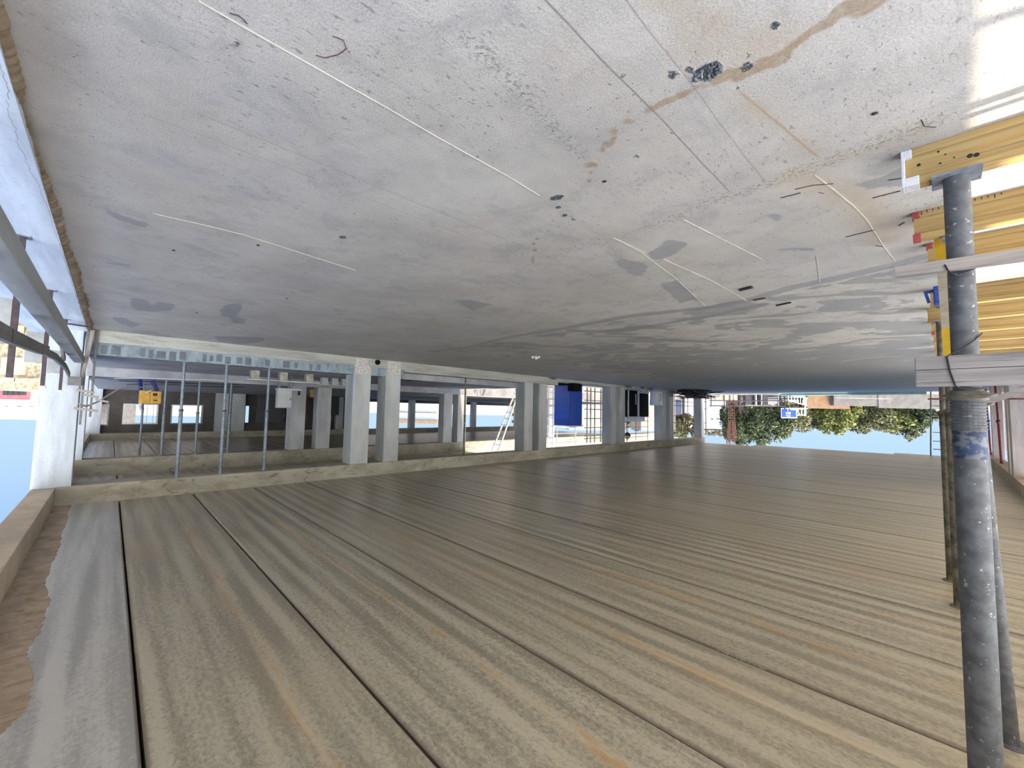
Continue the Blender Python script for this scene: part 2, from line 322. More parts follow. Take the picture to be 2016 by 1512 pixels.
# hollow-core planks: long bands of laitance, joints every 1.2 m, rust streaks
def make_ceiling_mat():
    m, t, b = newmat('plank_concrete')
    p = t.pos(); x, y, z = t.sep(p)
    q = t.m('DIVIDE', t.m('SUBTRACT', y, 0.252), 1.2)
    pid = t.m('FLOOR', q); u = t.m('SUBTRACT', q, pid)
    wob = t.m('MULTIPLY', t.m('SUBTRACT', t.noise(t.comb(t.m('MULTIPLY', x, 0.5), t.m('MULTIPLY', y, 2.0), 0.0), 1.2, 3), 0.5), 0.10)
    band = t.m('SINE', t.m('MULTIPLY', t.m('ADD', u, wob), 6.2832 * 5))
    bn = t.noise(t.comb(t.m('MULTIPLY', x, 0.35), t.m('MULTIPLY', y, 7.0), 0.0), 1.0, 4, 0.6)
    mott = t.noise(t.comb(t.m('MULTIPLY', x, 1.6), t.m('MULTIPLY', y, 2.0), 0.0), 15, 6, 0.75, 0.8)
    bd = t.m('ADD', t.m('MULTIPLY', band, t.m('MULTIPLY', t.ss(t.noise(t.comb(t.m('MULTIPLY', x, 0.2), t.m('MULTIPLY', y, 1.7), 0.0), 1.3, 2), 0.35, 0.65), 0.24)), t.m('ADD', t.m('MULTIPLY', t.m('SUBTRACT', bn, 0.5), 1.15), t.m('MULTIPLY', t.m('SUBTRACT', mott, 0.5), 1.25)))
    dk = t.ss(bd, -0.25, 0.25)
    c = t.mix(dk, (0.275, 0.255, 0.195), (0.50, 0.465, 0.36))
    gg = t.noise(t.comb(t.m('MULTIPLY', x, 26.0), t.m('MULTIPLY', y, 40.0), 0.0), 1.0, 4, 0.7)
    c = t.mix(t.m('MULTIPLY', t.ss(gg, 0.48, 0.66), t.m('SUBTRACT', 0.62, t.m('MULTIPLY', dk, 0.35))), c, (0.17, 0.155, 0.125))
    c = t.mix(t.m('MULTIPLY', t.ss(gg, 0.45, 0.3), 0.3), c, (0.50, 0.47, 0.38))
    pv = t.new('ShaderNodeTexWhiteNoise', noise_dimensions='1D'); t.put(pv.inputs['W'], pid)
    c = t.mix(t.m('MULTIPLY', pv.outputs[0], 0.22), c, (0.34, 0.29, 0.20))
    c = t.mix(t.m('MULTIPLY', t.ss(t.noise(p, 0.6, 4), 0.5, 0.7), 0.35), c, (0.42, 0.35, 0.24))
    # grey cooler plank at the outer edge
    c = t.mix(t.ss(y, 0.26, 0.24), c, t.mix(dk, (0.33, 0.325, 0.30), (0.52, 0.515, 0.48)))
    # orange rust bleeding along the middle bands
    rb = t.m('ABSOLUTE', t.m('SUBTRACT', u, t.m('ADD', 0.62, wob)))
    rn = t.ss(t.noise(t.comb(t.m('MULTIPLY', x, 1.0), t.m('MULTIPLY', y, 5.0), 0.0), 1.8, 6, 0.7), 0.45, 0.62)
    rk = t.m('MULTIPLY', t.m('MULTIPLY', t.ss(rb, 0.075, 0.0), rn), t.m('MULTIPLY', t.ss(y, 9.5, 5.5), t.ss(y, 0.2, 0.3)))
    c = t.mix(t.m('MULTIPLY', rk, 0.8), c, (0.45, 0.27, 0.11))
    lt = t.m('MULTIPLY', t.ss(rb, 0.022, 0.008), t.m('MULTIPLY', t.ss(y, 9.5, 5.5), t.ss(y, 0.2, 0.3)))
    c = t.mix(t.m('MULTIPLY', t.m('MULTIPLY', lt, t.ss(t.noise(t.comb(t.m('MULTIPLY', x, 0.5), t.m('MULTIPLY', pid, 7.0), 0.0), 1.0, 3), 0.4, 0.6)), 0.45), c, (0.56, 0.47, 0.33))
    # grime beside the joints
    jd = t.m('MINIMUM', u, t.m('SUBTRACT', 1.0, u))
    c = t.mix(t.m('MULTIPLY', t.ss(jd, 0.03, 0.008), 0.8), c, (0.15, 0.12, 0.085))
    # white lime scars
    ws = t.m('MULTIPLY', t.ss(jd, 0.02, 0.008), t.ss(t.noise(t.comb(t.m('MULTIPLY', x, 1.2), pid, 0.0), 1.0, 3), 0.6, 0.66))
    c = t.mix(t.m('MULTIPLY', ws, t.ss(t.noise(p, 30, 3), 0.45, 0.55)), c, (0.62, 0.58, 0.52))
    t.put(b.inputs['Base Color'], c)
    t.put(b.inputs['Roughness'], 0.34)
    b.inputs['Specular IOR Level'].default_value = 0.45
    h = t.m('ADD', t.m('MULTIPLY', bn, 0.5), t.m('MULTIPLY', mott, 0.5))
    t.put(b.inputs['Normal'], t.bump(h, 0.3, 0.006))
make_ceiling_mat()

# ------------------------------------------------------------------ mesh helpers
class MB:
    def __init__(s): s.v = []; s.f = []; s.mi = []; s.sm = []
    def add(s, vs, fs, mi=0, smooth=False):
        o = len(s.v); s.v += [tuple(map(float, q)) for q in vs]
        for f in fs: s.f.append(tuple(o + i for i in f)); s.mi.append(mi); s.sm.append(smooth)
        return s
    def box(s, x0, x1, y0, y1, z0, z1, mi=0, bev=0.0, mat=None):
        if bev <= 0:
            vs = [(x, y, z) for z in (z0, z1) for y in (y0, y1) for x in (x0, x1)]
            fs = [(0, 2, 3, 1), (4, 5, 7, 6), (0, 1, 5, 4), (2, 6, 7, 3), (0, 4, 6, 2), (1, 3, 7, 5)]
        else:
            bm = bmesh.new(); bmesh.ops.create_cube(bm, size=1.0)
            for q in bm.verts: q.co = Vector((x0 + (q.co.x + .5) * (x1 - x0), y0 + (q.co.y + .5) * (y1 - y0), z0 + (q.co.z + .5) * (z1 - z0)))
            bmesh.ops.bevel(bm, geom=list(bm.edges), offset=bev, segments=2, affect='EDGES', profile=0.6)
            bm.verts.index_update(); vs = [q.co.copy() for q in bm.verts]; fs = [[q.index for q in f.verts] for f in bm.faces]; bm.free()
        if mat is not None: vs = [mat @ Vector(q) for q in vs]
        return s.add(vs, fs, mi)
    def tube(s, pts, r, n=10, mi=0, caps=True, smooth=True):
        pts = [Vector(map(float, p)) for p in pts]; N = len(pts); rs = r if isinstance(r, (list, tuple)) else [r] * N
        vs = []; prev = None
        for i, p in enumerate(pts):
            d = (pts[min(i + 1, N - 1)] - pts[max(i - 1, 0)]).normalized()
            if prev is None: a = d.orthogonal().normalized()
            else:
                a = prev - d * prev.dot(d)
                a = a.normalized() if a.length > 1e-6 else d.orthogonal().normalized()
            prev = a; b = d.cross(a)
            for k in range(n):
                th = 2 * math.pi * k / n; vs.append(p + (a * math.cos(th) + b * math.sin(th)) * rs[i])
        fs = [(i * n + k, i * n + (k + 1) % n, (i + 1) * n + (k + 1) % n, (i + 1) * n + k) for i in range(N - 1) for k in range(n)]
        s.add(vs, fs, mi, smooth)
        if caps:
            s.add(vs[:n], [tuple(range(n - 1, -1, -1))], mi); s.add(vs[-n:], [tuple(range(n))], mi)
        return s
    def lathe(s, prof, c=(0, 0, 0), n=20, mi=0, smooth=True):
        vs = [(c[0] + r * math.cos(2 * math.pi * k / n), c[1] + r * math.sin(2 * math.pi * k / n), c[2] + z) for r, z in prof for k in range(n)]
        fs = [(i * n + k, i * n + (k + 1) % n, (i + 1) * n + (k + 1) % n, (i + 1) * n + k) for i in range(len(prof) - 1) for k in range(n)]
        s.add(vs, fs, mi, smooth)
        if prof[0][0] > 1e-5: s.add(vs[:n], [tuple(range(n - 1, -1, -1))], mi)
        if prof[-1][0] > 1e-5: s.add(vs[-n:], [tuple(range(n))], mi)
        return s
    def beam(s, a, b, w, h, mi=0, up=(0, 0, 1)):
        """rectangular bar from a to b: w sideways, h along 'up'"""
        a = Vector(map(float, a)); b = Vector(map(float, b)); d = (b - a).normalized(); u = Vector(up); u = (u - d * u.dot(d)).normalized(); sd_ = d.cross(u)
        vs = [q + sd_ * sx * w / 2 + u * sz * h / 2 for q in (a, b) for sz in (-1, 1) for sx in (-1, 1)]
        return s.add(vs, [(0, 1, 3, 2), (4, 6, 7, 5), (0, 4, 5, 1), (2, 3, 7, 6), (0, 2, 6, 4), (1, 5, 7, 3)], mi)
    def build(s, name, mats, parent=None, origin=None, bevel=0.0, loc=None):
        me = bpy.data.meshes.new(name); o3 = Vector(origin) if origin is not None else Vector((0, 0, 0))
        me.from_pydata([Vector(q) - o3 for q in s.v], [], s.f)
        for m_ in ([mats] if isinstance(mats, str) else mats): me.materials.append(MATS[m_])
        me.polygons.foreach_set('material_index', s.mi); me.polygons.foreach_set('use_smooth', s.sm); me.update()
        bm = bmesh.new(); bm.from_mesh(me); bmesh.ops.recalc_face_normals(bm, faces=bm.faces); bm.to_mesh(me); bm.free()
        o = bpy.data.objects.new(name, me); COL.objects.link(o)
        if parent is not None: o.parent = parent
        if origin is not None and parent is None: o.location = o3
        if loc is not None: o.location = loc
        if bevel > 0:
            bv = o.modifiers.new('bevel', 'BEVEL'); bv.width = bevel; bv.segments = 2; bv.limit_method = 'ANGLE'
        return o
def tag(o, label=None, cat=None, group=None, kind=None):
    if label: o['label'] = label
    if cat: o['category'] = cat
    if group: o['group'] = group
    if kind: o['kind'] = kind
    return o
def thing(name, loc, label, cat, group=None, rz=0.0):
    o = bpy.data.objects.new(name, None); o.empty_display_size = 0.1; COL.objects.link(o)
    o.location = tuple(map(float, loc)); o.rotation_euler = (0, 0, rz); return tag(o, label, cat, group)
def copy_tree(o, parent=None):
    c = o.copy(); COL.objects.link(c)
    if parent is not None: c.parent = parent
    for ch in list(o.children): copy_tree(ch, c)
    return c
def place(o, loc, label, rz=None, group=None):
    o.location = tuple(map(float, loc)); o['label'] = label
    if rz is not None: o.rotation_euler = (0, 0, rz)
    if group: o['group'] = group
    return o
def struct(name, mb, mats, label=None, cat=None, bevel=0.0):
    o = mb.build(name, mats, bevel=bevel); return tag(o, label, cat, None, 'structure')
#__BUILD__
# ================================================================== SETTING
CZ = 3.457
def c4p(x, y): return (900 + .4464 * x, .4464 * y)
def fxy(pts): return np.array([onZ(x, y, 0)[:2] for x, y in pts])
def grid_axis(segs):
    out = [segs[0][0]]
    for a, b_, st in segs:
        n = max(1, int(round((b_ - a) / st))); out += list(np.linspace(a, b_, n + 1)[1:])
    return np.array(out)
def seg_d(P, a, b_):
    ab = b_ - a; t = np.clip(((P - a) @ ab) / max(ab @ ab, 1e-12), 0, 1)
    return np.hypot(*(P - a - t[:, None] * ab).T)
def poly_sd(P, poly):
    d = np.full(len(P), 9.0); ins = np.zeros(len(P), bool); n = len(poly)
    for i in range(n):
        a, b_ = poly[i], poly[(i + 1) % n]; d = np.minimum(d, seg_d(P, a, b_))
        cond = ((a[1] > P[:, 1]) != (b_[1] > P[:, 1]))
        with np.errstate(divide='ignore', invalid='ignore'):
            xx = (b_[0] - a[0]) * (P[:, 1] - a[1]) / (b_[1] - a[1]) + a[0]
        ins ^= cond & (P[:, 0] < xx)
    return np.where(ins, d, -d)
def line_sd(P, pts, rad):
    d = np.full(len(P), -9.0)
    for i in range(len(pts) - 1): d = np.maximum(d, (rad[i] if isinstance(rad, list) else rad) - seg_d(P, pts[i], pts[i + 1]))
    return d

def build_floor():
    xs = grid_axis([(-1.9, -0.4, .1), (-0.4, 3.6, .022), (3.6, 8, .05), (8, 12.2, .1)])
    ys = grid_axis([(-.46, 4.2, .022), (4.2, 9, .05), (9, 16, .12), (16, 31.7, .4)])
    nx, ny = len(xs), len(ys)
    X, Y = np.meshgrid(xs, ys); P = np.stack([X.ravel(), Y.ravel()], 1)
    me = bpy.data.meshes.new('floor'); V = np.zeros((nx * ny, 3)); V[:, :2] = P
    idx = np.arange(nx * ny).reshape(ny, nx)
    Fq = np.stack([idx[:-1, :-1], idx[:-1, 1:], idx[1:, 1:], idx[1:, :-1]], -1).reshape(-1, 4)
    me.vertices.add(len(V)); me.vertices.foreach_set('co', V.ravel())
    me.loops.add(Fq.size); me.loops.foreach_set('vertex_index', Fq.ravel())
    me.polygons.add(len(Fq)); me.polygons.foreach_set('loop_start', np.arange(0, Fq.size, 4)); me.polygons.foreach_set('loop_total', np.full(len(Fq), 4))
    me.update(calc_edges=True)
    A = {k: np.full(len(P), -0.5) for k in ('brown', 'damp', 'grav', 'rust', 'pit')}
    def mx(k, v): A[k] = np.maximum(A[k], np.clip(v, -.5, .5))
    # damp grey patches and one painted shadow (outlines traced on the slab)
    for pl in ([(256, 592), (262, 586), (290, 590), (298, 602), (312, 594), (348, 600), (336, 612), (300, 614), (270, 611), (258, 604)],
               [(447, 599), (478, 597), (475, 610), (464, 622), (482, 628), (478, 637), (457, 636), (455, 626), (436, 622), (432, 610)],
               [(220, 624), (245, 625), (275, 640), (260, 645), (235, 638)], [(250, 650), (300, 652), (350, 664), (300, 664)],
               [(420, 662), (470, 663), (520, 664), (520, 672), (470, 680), (430, 672)],
               [(1273, 500), (1318, 471), (1356, 480), (1320, 505), (1290, 512)],
               [(1298, 558), (1335, 552), (1376, 590), (1360, 592), (1340, 597), (1325, 585)],
               [(1745, 345), (1800, 318), (1800, 364), (1700, 374), (1688, 364)],  # shadow area beside the white end cap, painted in as a blue-grey stain
               [(200, 408), (240, 425), (290, 440), (284, 448), (225, 432)], [(200, 515), (255, 520), (250, 524), (215, 521)],
               [(895, 592), (925, 590), (968, 600), (930, 611)]):
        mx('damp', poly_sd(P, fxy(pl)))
    mx('damp', poly_sd(P, fxy([(1190, 512), (1230, 505), (1280, 515), (1290, 535), (1265, 548), (1235, 545), (1215, 530)])) - .06)
    mx('damp', poly_sd(P, fxy([(1490, 425), (1530, 412), (1560, 420), (1550, 445), (1520, 450)])) - .06)
    mx('damp', poly_sd(P, fxy([(1500, 492), (1560, 483), (1630, 484), (1600, 497), (1530, 498)])) - .05)
    mx('damp', line_sd(P, fxy([(850, 692), (920, 684), (1000, 664), (1120, 645), (1240, 622), (1400, 605), (1480, 590), (1560, 566), (1660, 545), (1760, 522), (1840, 500)]), .10))
    mx('damp', line_sd(P, fxy([(1200, 652), (1290, 640), (1400, 622), (1500, 600)]), .07))
    # brown trickle
    tr = [c4p(*q) for q in ((2050, -160), (1800, 20), (1700, 40), (1640, 95), (1560, 140), (1480, 200), (1420, 262), (1300, 300), (1200, 325), (1150, 352))]
    mx('brown', line_sd(P, fxy(tr), [.05, .035, .028, .022, .02, .022, .04, .026, .03]))
    mx('brown', line_sd(P, fxy([c4p(*q) for q in ((1240, 340), (1330, 290), (1390, 262))]), .03))
    mx('brown', line_sd(P, fxy([c4p(*q) for q in ((1100, 378), (1060, 380), (1020, 405), (960, 432), (900, 458), (840, 492))]), [.012, .008, .022, .022, .018]))
    for cx, cy, rx, ry in ((845, 468, 10, 8), (755, 536, 30, 12), (685, 576, 24, 12), (690, 612, 14, 14), (665, 635, 26, 12), (640, 662, 18, 9), (590, 728, 34, 12), (625, 703, 8, 5), (590, 762, 10, 8), (583, 797, 11, 9)):
        pl = [c4p(cx + rx * math.cos(a), cy + ry * math.sin(a)) for a in np.linspace(0, 2 * math.pi, 11)[:-1]]
        mx('brown', poly_sd(P, fxy(pl)))
    for cx, cy, rx, ry in ((1110, 424, 7, 3), (1050, 480, 4, 3), (1053, 492, 4, 4), (1049, 512, 3, 8), (1058, 470, 5, 3)):
        mx('brown', poly_sd(P, fxy([(cx + rx * math.cos(a), cy + ry * math.sin(a)) for a in np.linspace(0, 2 * math.pi, 9)[:-1]])))
    # exposed dark aggregate
    for cx, cy, rx, ry, an in ((1396, 139, 30, 15, -.25), (1325, 146, 11, 9, 0), (1360, 136, 9, 8, 0), (1472, 130, 15, 8, -.5), (1456, 171, 9, 4, 0), (1526, 50, 13, 7, -.4), (1254, 307, 7, 3, 0), (1478, 105, 6, 5, 0),
                               (1097, 389, 15, 5, -.2), (1100, 408, 6, 3, 0), (1228, 148, 6, 4, -.6), (1112, 424, 6, 3, 0), (465, 87, 9, 5, .4), (675, 467, 8, 3, 0), (1200, 164, 5, 3, 0), (1130, 432, 5, 2, 0)):
        pl = [(cx + rx * math.cos(a) * math.cos(an) - ry * math.sin(a) * math.sin(an), cy + rx * math.cos(a) * math.sin(an) + ry * math.sin(a) * math.cos(an)) for a in np.linspace(0, 2 * math.pi, 13)[:-1]]
        mx('grav', poly_sd(P, fxy(pl)))
    # ochre tint
    for pts, r in (([c4p(*q) for q in ((900, 0), (950, 60), (1010, 130), (1080, 240))], .04), ([c4p(*q) for q in ((1010, 20), (1100, 110), (1180, 200))], .06),
                   ([c4p(*q) for q in ((1250, 440), (1340, 510), (1480, 610), (1590, 690))], .02), ([c4p(*q) for q in ((1300, 220), (1380, 190))], .08),
                   ([(1560, 336), (1640, 318), (1720, 292), (1800, 262)], .03), ([(1640, 372), (1700, 400), (1740, 470)], .12), ([(1560, 350), (1620, 365)], .12)):
        mx('rust', line_sd(P, fxy(pts), r))
    # rough crumbly joint
    mx('pit', line_sd(P, fxy([(1120, 492), (1200, 470), (1260, 456), (1330, 430), (1400, 398), (1470, 378), (1560, 342), (1640, 315), (1740, 275), (1830, 238)]), .05))
    mx('pit', line_sd(P, fxy([(1180, 468), (1200, 490), (1230, 512)]), .05))
    mx('pit', line_sd(P, fxy([c4p(*q) for q in ((30, 160), (200, 330), (380, 520), (540, 690))]), .025))
    bx = np.array([onZ(*q, 0)[:2] for q in ((860, 690), (1240, 622), (1560, 566), (1840, 500))])   # edge of the second pour
    o = np.argsort(bx[:, 0]); yb = np.interp(P[:, 0], bx[o, 0], bx[o, 1])
    dd = P[:, 1] - yb
    A['wet'] = np.clip(dd / .25, 0, 1) * (.45 + .4 * np.clip((dd - 2) / 7, 0, 1)) * np.clip((9.5 - P[:, 0]) / 2.5, 0, 1)
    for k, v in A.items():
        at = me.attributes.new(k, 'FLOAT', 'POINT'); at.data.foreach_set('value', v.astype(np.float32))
    me.materials.append(MATS['floor_concrete'])
    o = bpy.data.objects.new('floor', me); COL.objects.link(o)
    tag(o, 'wide grey concrete floor slab with stains and damp patches', 'floor', kind='structure'); return o
FLOOR = build_floor()
# side faces under the slab and the sunlit deck beyond the open side
struct('floor', MB().box(-1.9, 12.2, -.37, 31.7, -.35, -.004), 'concrete_edge', 'pale edge of the floor slab along the open ends', 'floor')
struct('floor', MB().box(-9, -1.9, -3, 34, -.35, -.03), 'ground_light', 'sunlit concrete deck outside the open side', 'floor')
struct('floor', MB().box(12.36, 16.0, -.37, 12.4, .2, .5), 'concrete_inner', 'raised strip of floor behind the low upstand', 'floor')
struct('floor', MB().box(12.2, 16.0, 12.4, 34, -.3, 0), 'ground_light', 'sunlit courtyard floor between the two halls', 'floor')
struct('floor', MB().box(16.0, 31.3, -.5, 34, .25, .75), 'concrete_inner', 'dark floor of the hall beyond the courtyard', 'floor')

# white laitance ridges standing on the slab
for pts, w in (([(391, 2), (520, 76), (632, 139), (760, 211), (856, 267), (1000, 347), (1062, 385)], .008),
               ([(1208, 468), (1262, 497), (1330, 548), (1388, 602)], .011), ([(1217, 472), (1270, 498)], .010),
               ([(1306, 510), (1400, 552), (1470, 592)], .011), ([(1345, 432), (1410, 465), (1500, 510)], .010),
               ([(1604, 345), (1640, 372), (1680, 405), (1706, 432), (1740, 485), (1762, 514)], .014), ([(1607, 505), (1614, 556)], .010),
               ([(300, 420), (390, 440), (480, 462), (590, 497), (700, 532)], .005)):
    q = [Vector((*onZ(x, y, 0)[:2], 0)) for x, y in pts]; mb = MB()
    for i in range(len(q) - 1): mb.beam(q[i] + Vector((0, 0, .001)), q[i + 1] + Vector((0, 0, .001)), w * .55, .004)
    o = mb.build('mortar_ridge', 'concrete_bright', FLOOR)

# upstand between hall and raised strip
mb = MB().box(11.8, 12.36, -.37, 6.62, 0, .25, 0).box(11.83, 12.36, -.37, 6.62, .25, .5, 1)
y = -.2
while y < 4.2:
    w = random.uniform(.06, .16); z_ = random.uniform(.28, .34); mb.box(11.826, 11.85, y, y + w, z_, random.uniform(.44, .495), 2); y += w + random.choice((.06, .12, .3))
struct('trim_1', mb, ['concrete_kerb', 'concrete_damp', 'tooth_dark'], 'low concrete upstand with a blue damp upper band and dark patches', 'upstand')
struct('trim_2', MB().box(11.8, 12.2, 6.62, 14.2, 0, .31).box(11.8, 12.2, 14.2, 30.4, 0, .15), 'concrete_kerb', 'low concrete upstand running on under the far columns', 'upstand')

# planked ceilings
def planks(xa, xb, ya, yb, yend=None):
    mb = MB(); k = math.floor((ya - .252) / 1.2)
    while .252 + 1.2 * k < yb:
        y0 = max(ya, .252 + 1.2 * k + .009); y1 = min(yb, .252 + 1.2 * (k + 1) - .009); dz = random.uniform(-.004, .004); z = CZ + dz
        k += 1
        if y1 - y0 < .05: continue
        x1 = xb
        if yend is not None:                                   # slab end runs slightly askew
            xe = (yend - y1) / .177
            if xe < xa + .1: break
            x1 = min(xb, xe) if (yend - y1) / .177 < xb else xb
        c = .018
        prof = [(y0, CZ + .3), (y0, z + c), (y0 + c, z), (y1 - c, z), (y1, z + c), (y1, CZ + .3)]
        vs = [(x, a, b_) for x in (xa, x1) for a, b_ in prof]; n = 6
        mb.add(vs, [(i, (i + 1) % n, n + (i + 1) % n, n + i) for i in range(n)] + [tuple(range(n)), tuple(range(2 * n - 1, n - 1, -1))])
    return mb
struct('ceiling', planks(-1.4, 12.38, -.66, 33.2, 33.0), 'plank_concrete', 'ceiling of long precast concrete planks with open joints', 'ceiling')
struct('ceiling', planks(12.38, 16.0, -.66, 12.4), 'plank_concrete', 'short strip of plank ceiling behind the first downstand beam', 'ceiling')
struct('ceiling', planks(16.5, 30.8, -.66, 33.0), 'plank_concrete', 'plank ceiling of the dark hall beyond', 'ceiling')
struct('ceiling', MB().box(-1.7, 12.4, -.97, 30.6, CZ + .28, CZ + .42).box(12.4, 16.0, -.97, 12.4, CZ + .28, CZ + .42).box(16.0, 31.2, -.97, 33, CZ + .28, CZ + .42), 'concrete_inner', 'concrete topping above the planks', 'ceiling')
# ragged skirt of mortar at the outer end of the ceiling
rag = [(142, 994), (134, 1006), (131, 1030), (122, 1046), (118, 1070), (112, 1088), (100, 1112), (95, 1130), (88, 1148), (92, 1168), (98, 1182), (92, 1200), (84, 1222), (76, 1248), (52, 1282), (50, 1293), (60, 1306), (64, 1332), (60, 1362), (52, 1392), (38, 1412), (20, 1430), (0, 1446), (-30, 1470), (-60, 1490), (-90, 1512)]
vr = [onZ(x, y, CZ)[:2] for x, y in rag]
fine = []
for i in range(len(vr) - 1):
    for t_ in np.linspace(0, 1, 6)[:-1]:
        q = vr[i] * (1 - t_) + vr[i + 1] * t_; fine.append((q[0], q[1] + random.uniform(-.012, .012)))
mb = MB(); n = len(fine)
top = [(x, -.68, CZ + .02) for x, y in fine]; tin = [(x, -.68, CZ - .012) for x, y in fine]; bot = [(x, y, CZ - .008 - random.uniform(0, .006)) for x, y in fine]; up = [(x, y + .008, CZ + .01) for x, y in fine]
mb.add(top + tin + bot + up, [f for i in range(n - 1) for f in ((n + i, n + i + 1, 2 * n + i + 1, 2 * n + i), (2 * n + i, 2 * n + i + 1, 3 * n + i + 1, 3 * n + i))])
struct('trim_3', mb, 'mortar_brown', 'brown mortar skim with a ragged edge at the outer end of the ceiling', 'mortar skim')

# beams
struct('beam', MB().box(11.8, 12.38, -.66, 30.5, 3.09, CZ + .3), 'concrete_beam', 'stained downstand concrete beam nearest across the hall', 'beam', .008)
struct('beam', MB().box(16.0, 16.5, -.66, 33.0, 3.0, CZ + .3), 'concrete_beam', 'downstand beam beyond the courtyard, partly sunlit', 'beam', .008)
struct('beam', MB().box(30.8, 31.2, -.66, 33.0, 3.09, CZ + .3), 'concrete_beam', 'downstand beam over the far window wall', 'beam', .008)
struct('beam', MB().box(-2.2, 31.2, -.97, -.66, 3.11, CZ + .38), 'concrete_edge', 'tan concrete edge beam above the guard rail', 'beam', .01)
struct('beam', MB().box(-1.7, -1.35, -.66, 33.0, 3.1, CZ + .38), 'concrete_edge', 'edge beam over the rusty red props on the sunny side', 'beam', .01)

# columns: one object each
def col(x0, x1, y0, y1, z0, z1, label, mat='concrete_column', group=None, cap=True):
    mb = MB().box(x0, x1, y0, y1, z0, z1)
    return tag(mb.build('column', mat, bevel=.012), label, 'column', group, 'structure')
r1 = [(5.02, 5.55, 'near square column of the first pair under the stained beam, whitewashed foot'), (6.03, 6.53, 'second column of the near pair, beside the round drain hole'),
      (12.12, 12.62, 'column hiding the foot of the white ladder'), (13.0, 13.5, 'column standing just before the blue toilet cabin'),
      (18.45, 18.92, 'column just past the blue toilet cabin'), (19.32, 19.82, 'column with the hanging bulb beside it'),
      (24.08, 24.55, 'column right behind the white bucket'), (25.05, 25.6, 'column beside the tangle of rebar'), (29.9, 30.4, 'last column at the far end of the stained beam')]
for k, (a, b_, l) in enumerate(r1):
    o = col(11.82, 12.36, a, b_, .1, 3.09, l)
    if k < 2:
        pm = MB(); pz = .52 if k == 0 else .44
        pm.add([(11.79, a + .02, .02), (11.79, b_ - .01, .02), (11.79, b_ - .04 - .12 * (1 - k), .12), (11.79, b_ - .02, .34), (11.79, b_ - .03, pz), (11.79, a + .03, pz - .03)] + [(11.83, a + .02, .02), (11.83, b_ - .01, .02), (11.83, b_ - .04 - .12 * (1 - k), .12), (11.83, b_ - .02, .34), (11.83, b_ - .03, pz), (11.83, a + .03, pz - .03)],
               [tuple(range(6)), tuple(range(11, 5, -1))] + [(i, (i + 1) % 6, 6 + (i + 1) % 6, 6 + i) for i in range(6)])
        pm.build('plaster_patch', 'plaster', o)
for a, b_, l in ((4.59, 5.1, 'column beyond the grey cabinet in the second row'), (5.5, 6.0, 'column beyond the far bench in the second row'), (11.1, 11.58, 'shaded second-row column at the courtyard corner'),
                 (11.9, 12.4, 'second-row column with one sunlit edge at the courtyard'), (17.6, 18.1, 'second-row column seen behind the toilet cabin'), (18.5, 19.0, 'second-row column seen behind the dark scaffold post'), (25.2, 25.7, 'second-row column behind the black cabinet')):
    col(16.02, 16.45, a, b_, .3, 3.0, l)
for a, b_, l in ((4.66, 5.3, 'far column against the window wall, beside the black sheet'), (5.5, 6.2, 'far column touching the black sheet'), (11.1, 11.6, 'slim far column in the bright opening'), (11.95, 12.45, 'second slim far column in the bright opening'), (18.0, 18.5, 'far column before the hazy sky'), (24.6, 25.1, 'far column at the end of the dark hall')):
    col(30.85, 31.2, a, b_, .7, 3.09, l)
for x, l in ((11.82, 'big bluish white corner column outside the guard rail'), (16.02, 'second bluish edge column behind the corner column'), (30.8, 'far edge column beside the narrow window')):
    col(x, x + .5, -.98, -.45 if x < 20 else -.3, -2.0, 3.11, l, 'concrete_pale')
for a, b_, l in ((5.5, 6.0, 'edge column on the sunny side near the stored timber'), (12.6, 13.1, 'edge column on the sunny side beyond the timber'), (19.05, 19.55, 'sunny-side column next to the tilted red prop'), (20.05, 20.5, 'sunny-side column behind the tilted red prop'), (26.1, 26.5, 'slim sunny-side column between two red props')):
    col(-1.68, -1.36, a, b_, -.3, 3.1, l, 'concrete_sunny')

# window wall at the back of the dark hall
mb = MB()
ops = [(-.43, -.07, 1.58, 2.64), (.587, 1.95, 1.56, 2.57), (2.63, 4.02, 1.55, 2.58), (6.30, 6.52, 1.5, 2.58), (8.05, 8.6, 1.9, 2.25)]
ye = [-.97] + [v for o_ in ops for v in o_[:2]] + [13.2]
for i in range(len(ye) - 1):
    a, b_ = ye[i], ye[i + 1]
    if i % 2 == 1:
        z0, z1 = ops[i // 2][2:]; mb.box(31.2, 31.4, a, b_, .4, z0).box(31.2, 31.4, a, b_, z1, CZ + .3)
    else: mb.box(31.2, 31.4, a, b_, .4, CZ + .3)
struct('wall_back', mb, 'block_wall', 'dark block wall with small square windows behind the far hall', 'wall')
struct('wall_side', MB().box(31.2, 31.4, 13.2, 33, .4, 1.0), 'block_wall', 'low parapet under the bright far opening', 'wall')
for i, (a, b_, z0, z1) in enumerate(ops[:3]):
    fr = MB().box(31.16, 31.2, a - .06, b_ + .06, z0 - .06, z0).box(31.16, 31.2, a - .06, b_ + .06, z1, z1 + .06).box(31.16, 31.2, a - .06, a, z0, z1).box(31.16, 31.2, b_, b_ + .06, z0, z1)
    if i == 1: fr.box(31.3, 31.33, a + .93, a + .96, z0, z1).box(31.3, 31.33, a + 1.2, a + 1.23, z0, z1)
    o = struct('window_%d' % (i + 1), fr, 'concrete_inner' if i != 1 else 'alum', ('narrow window slot near the far edge column', 'far window with two slim bars behind the yellow machine', 'far window without bars beside the yellow machine')[i], 'window')

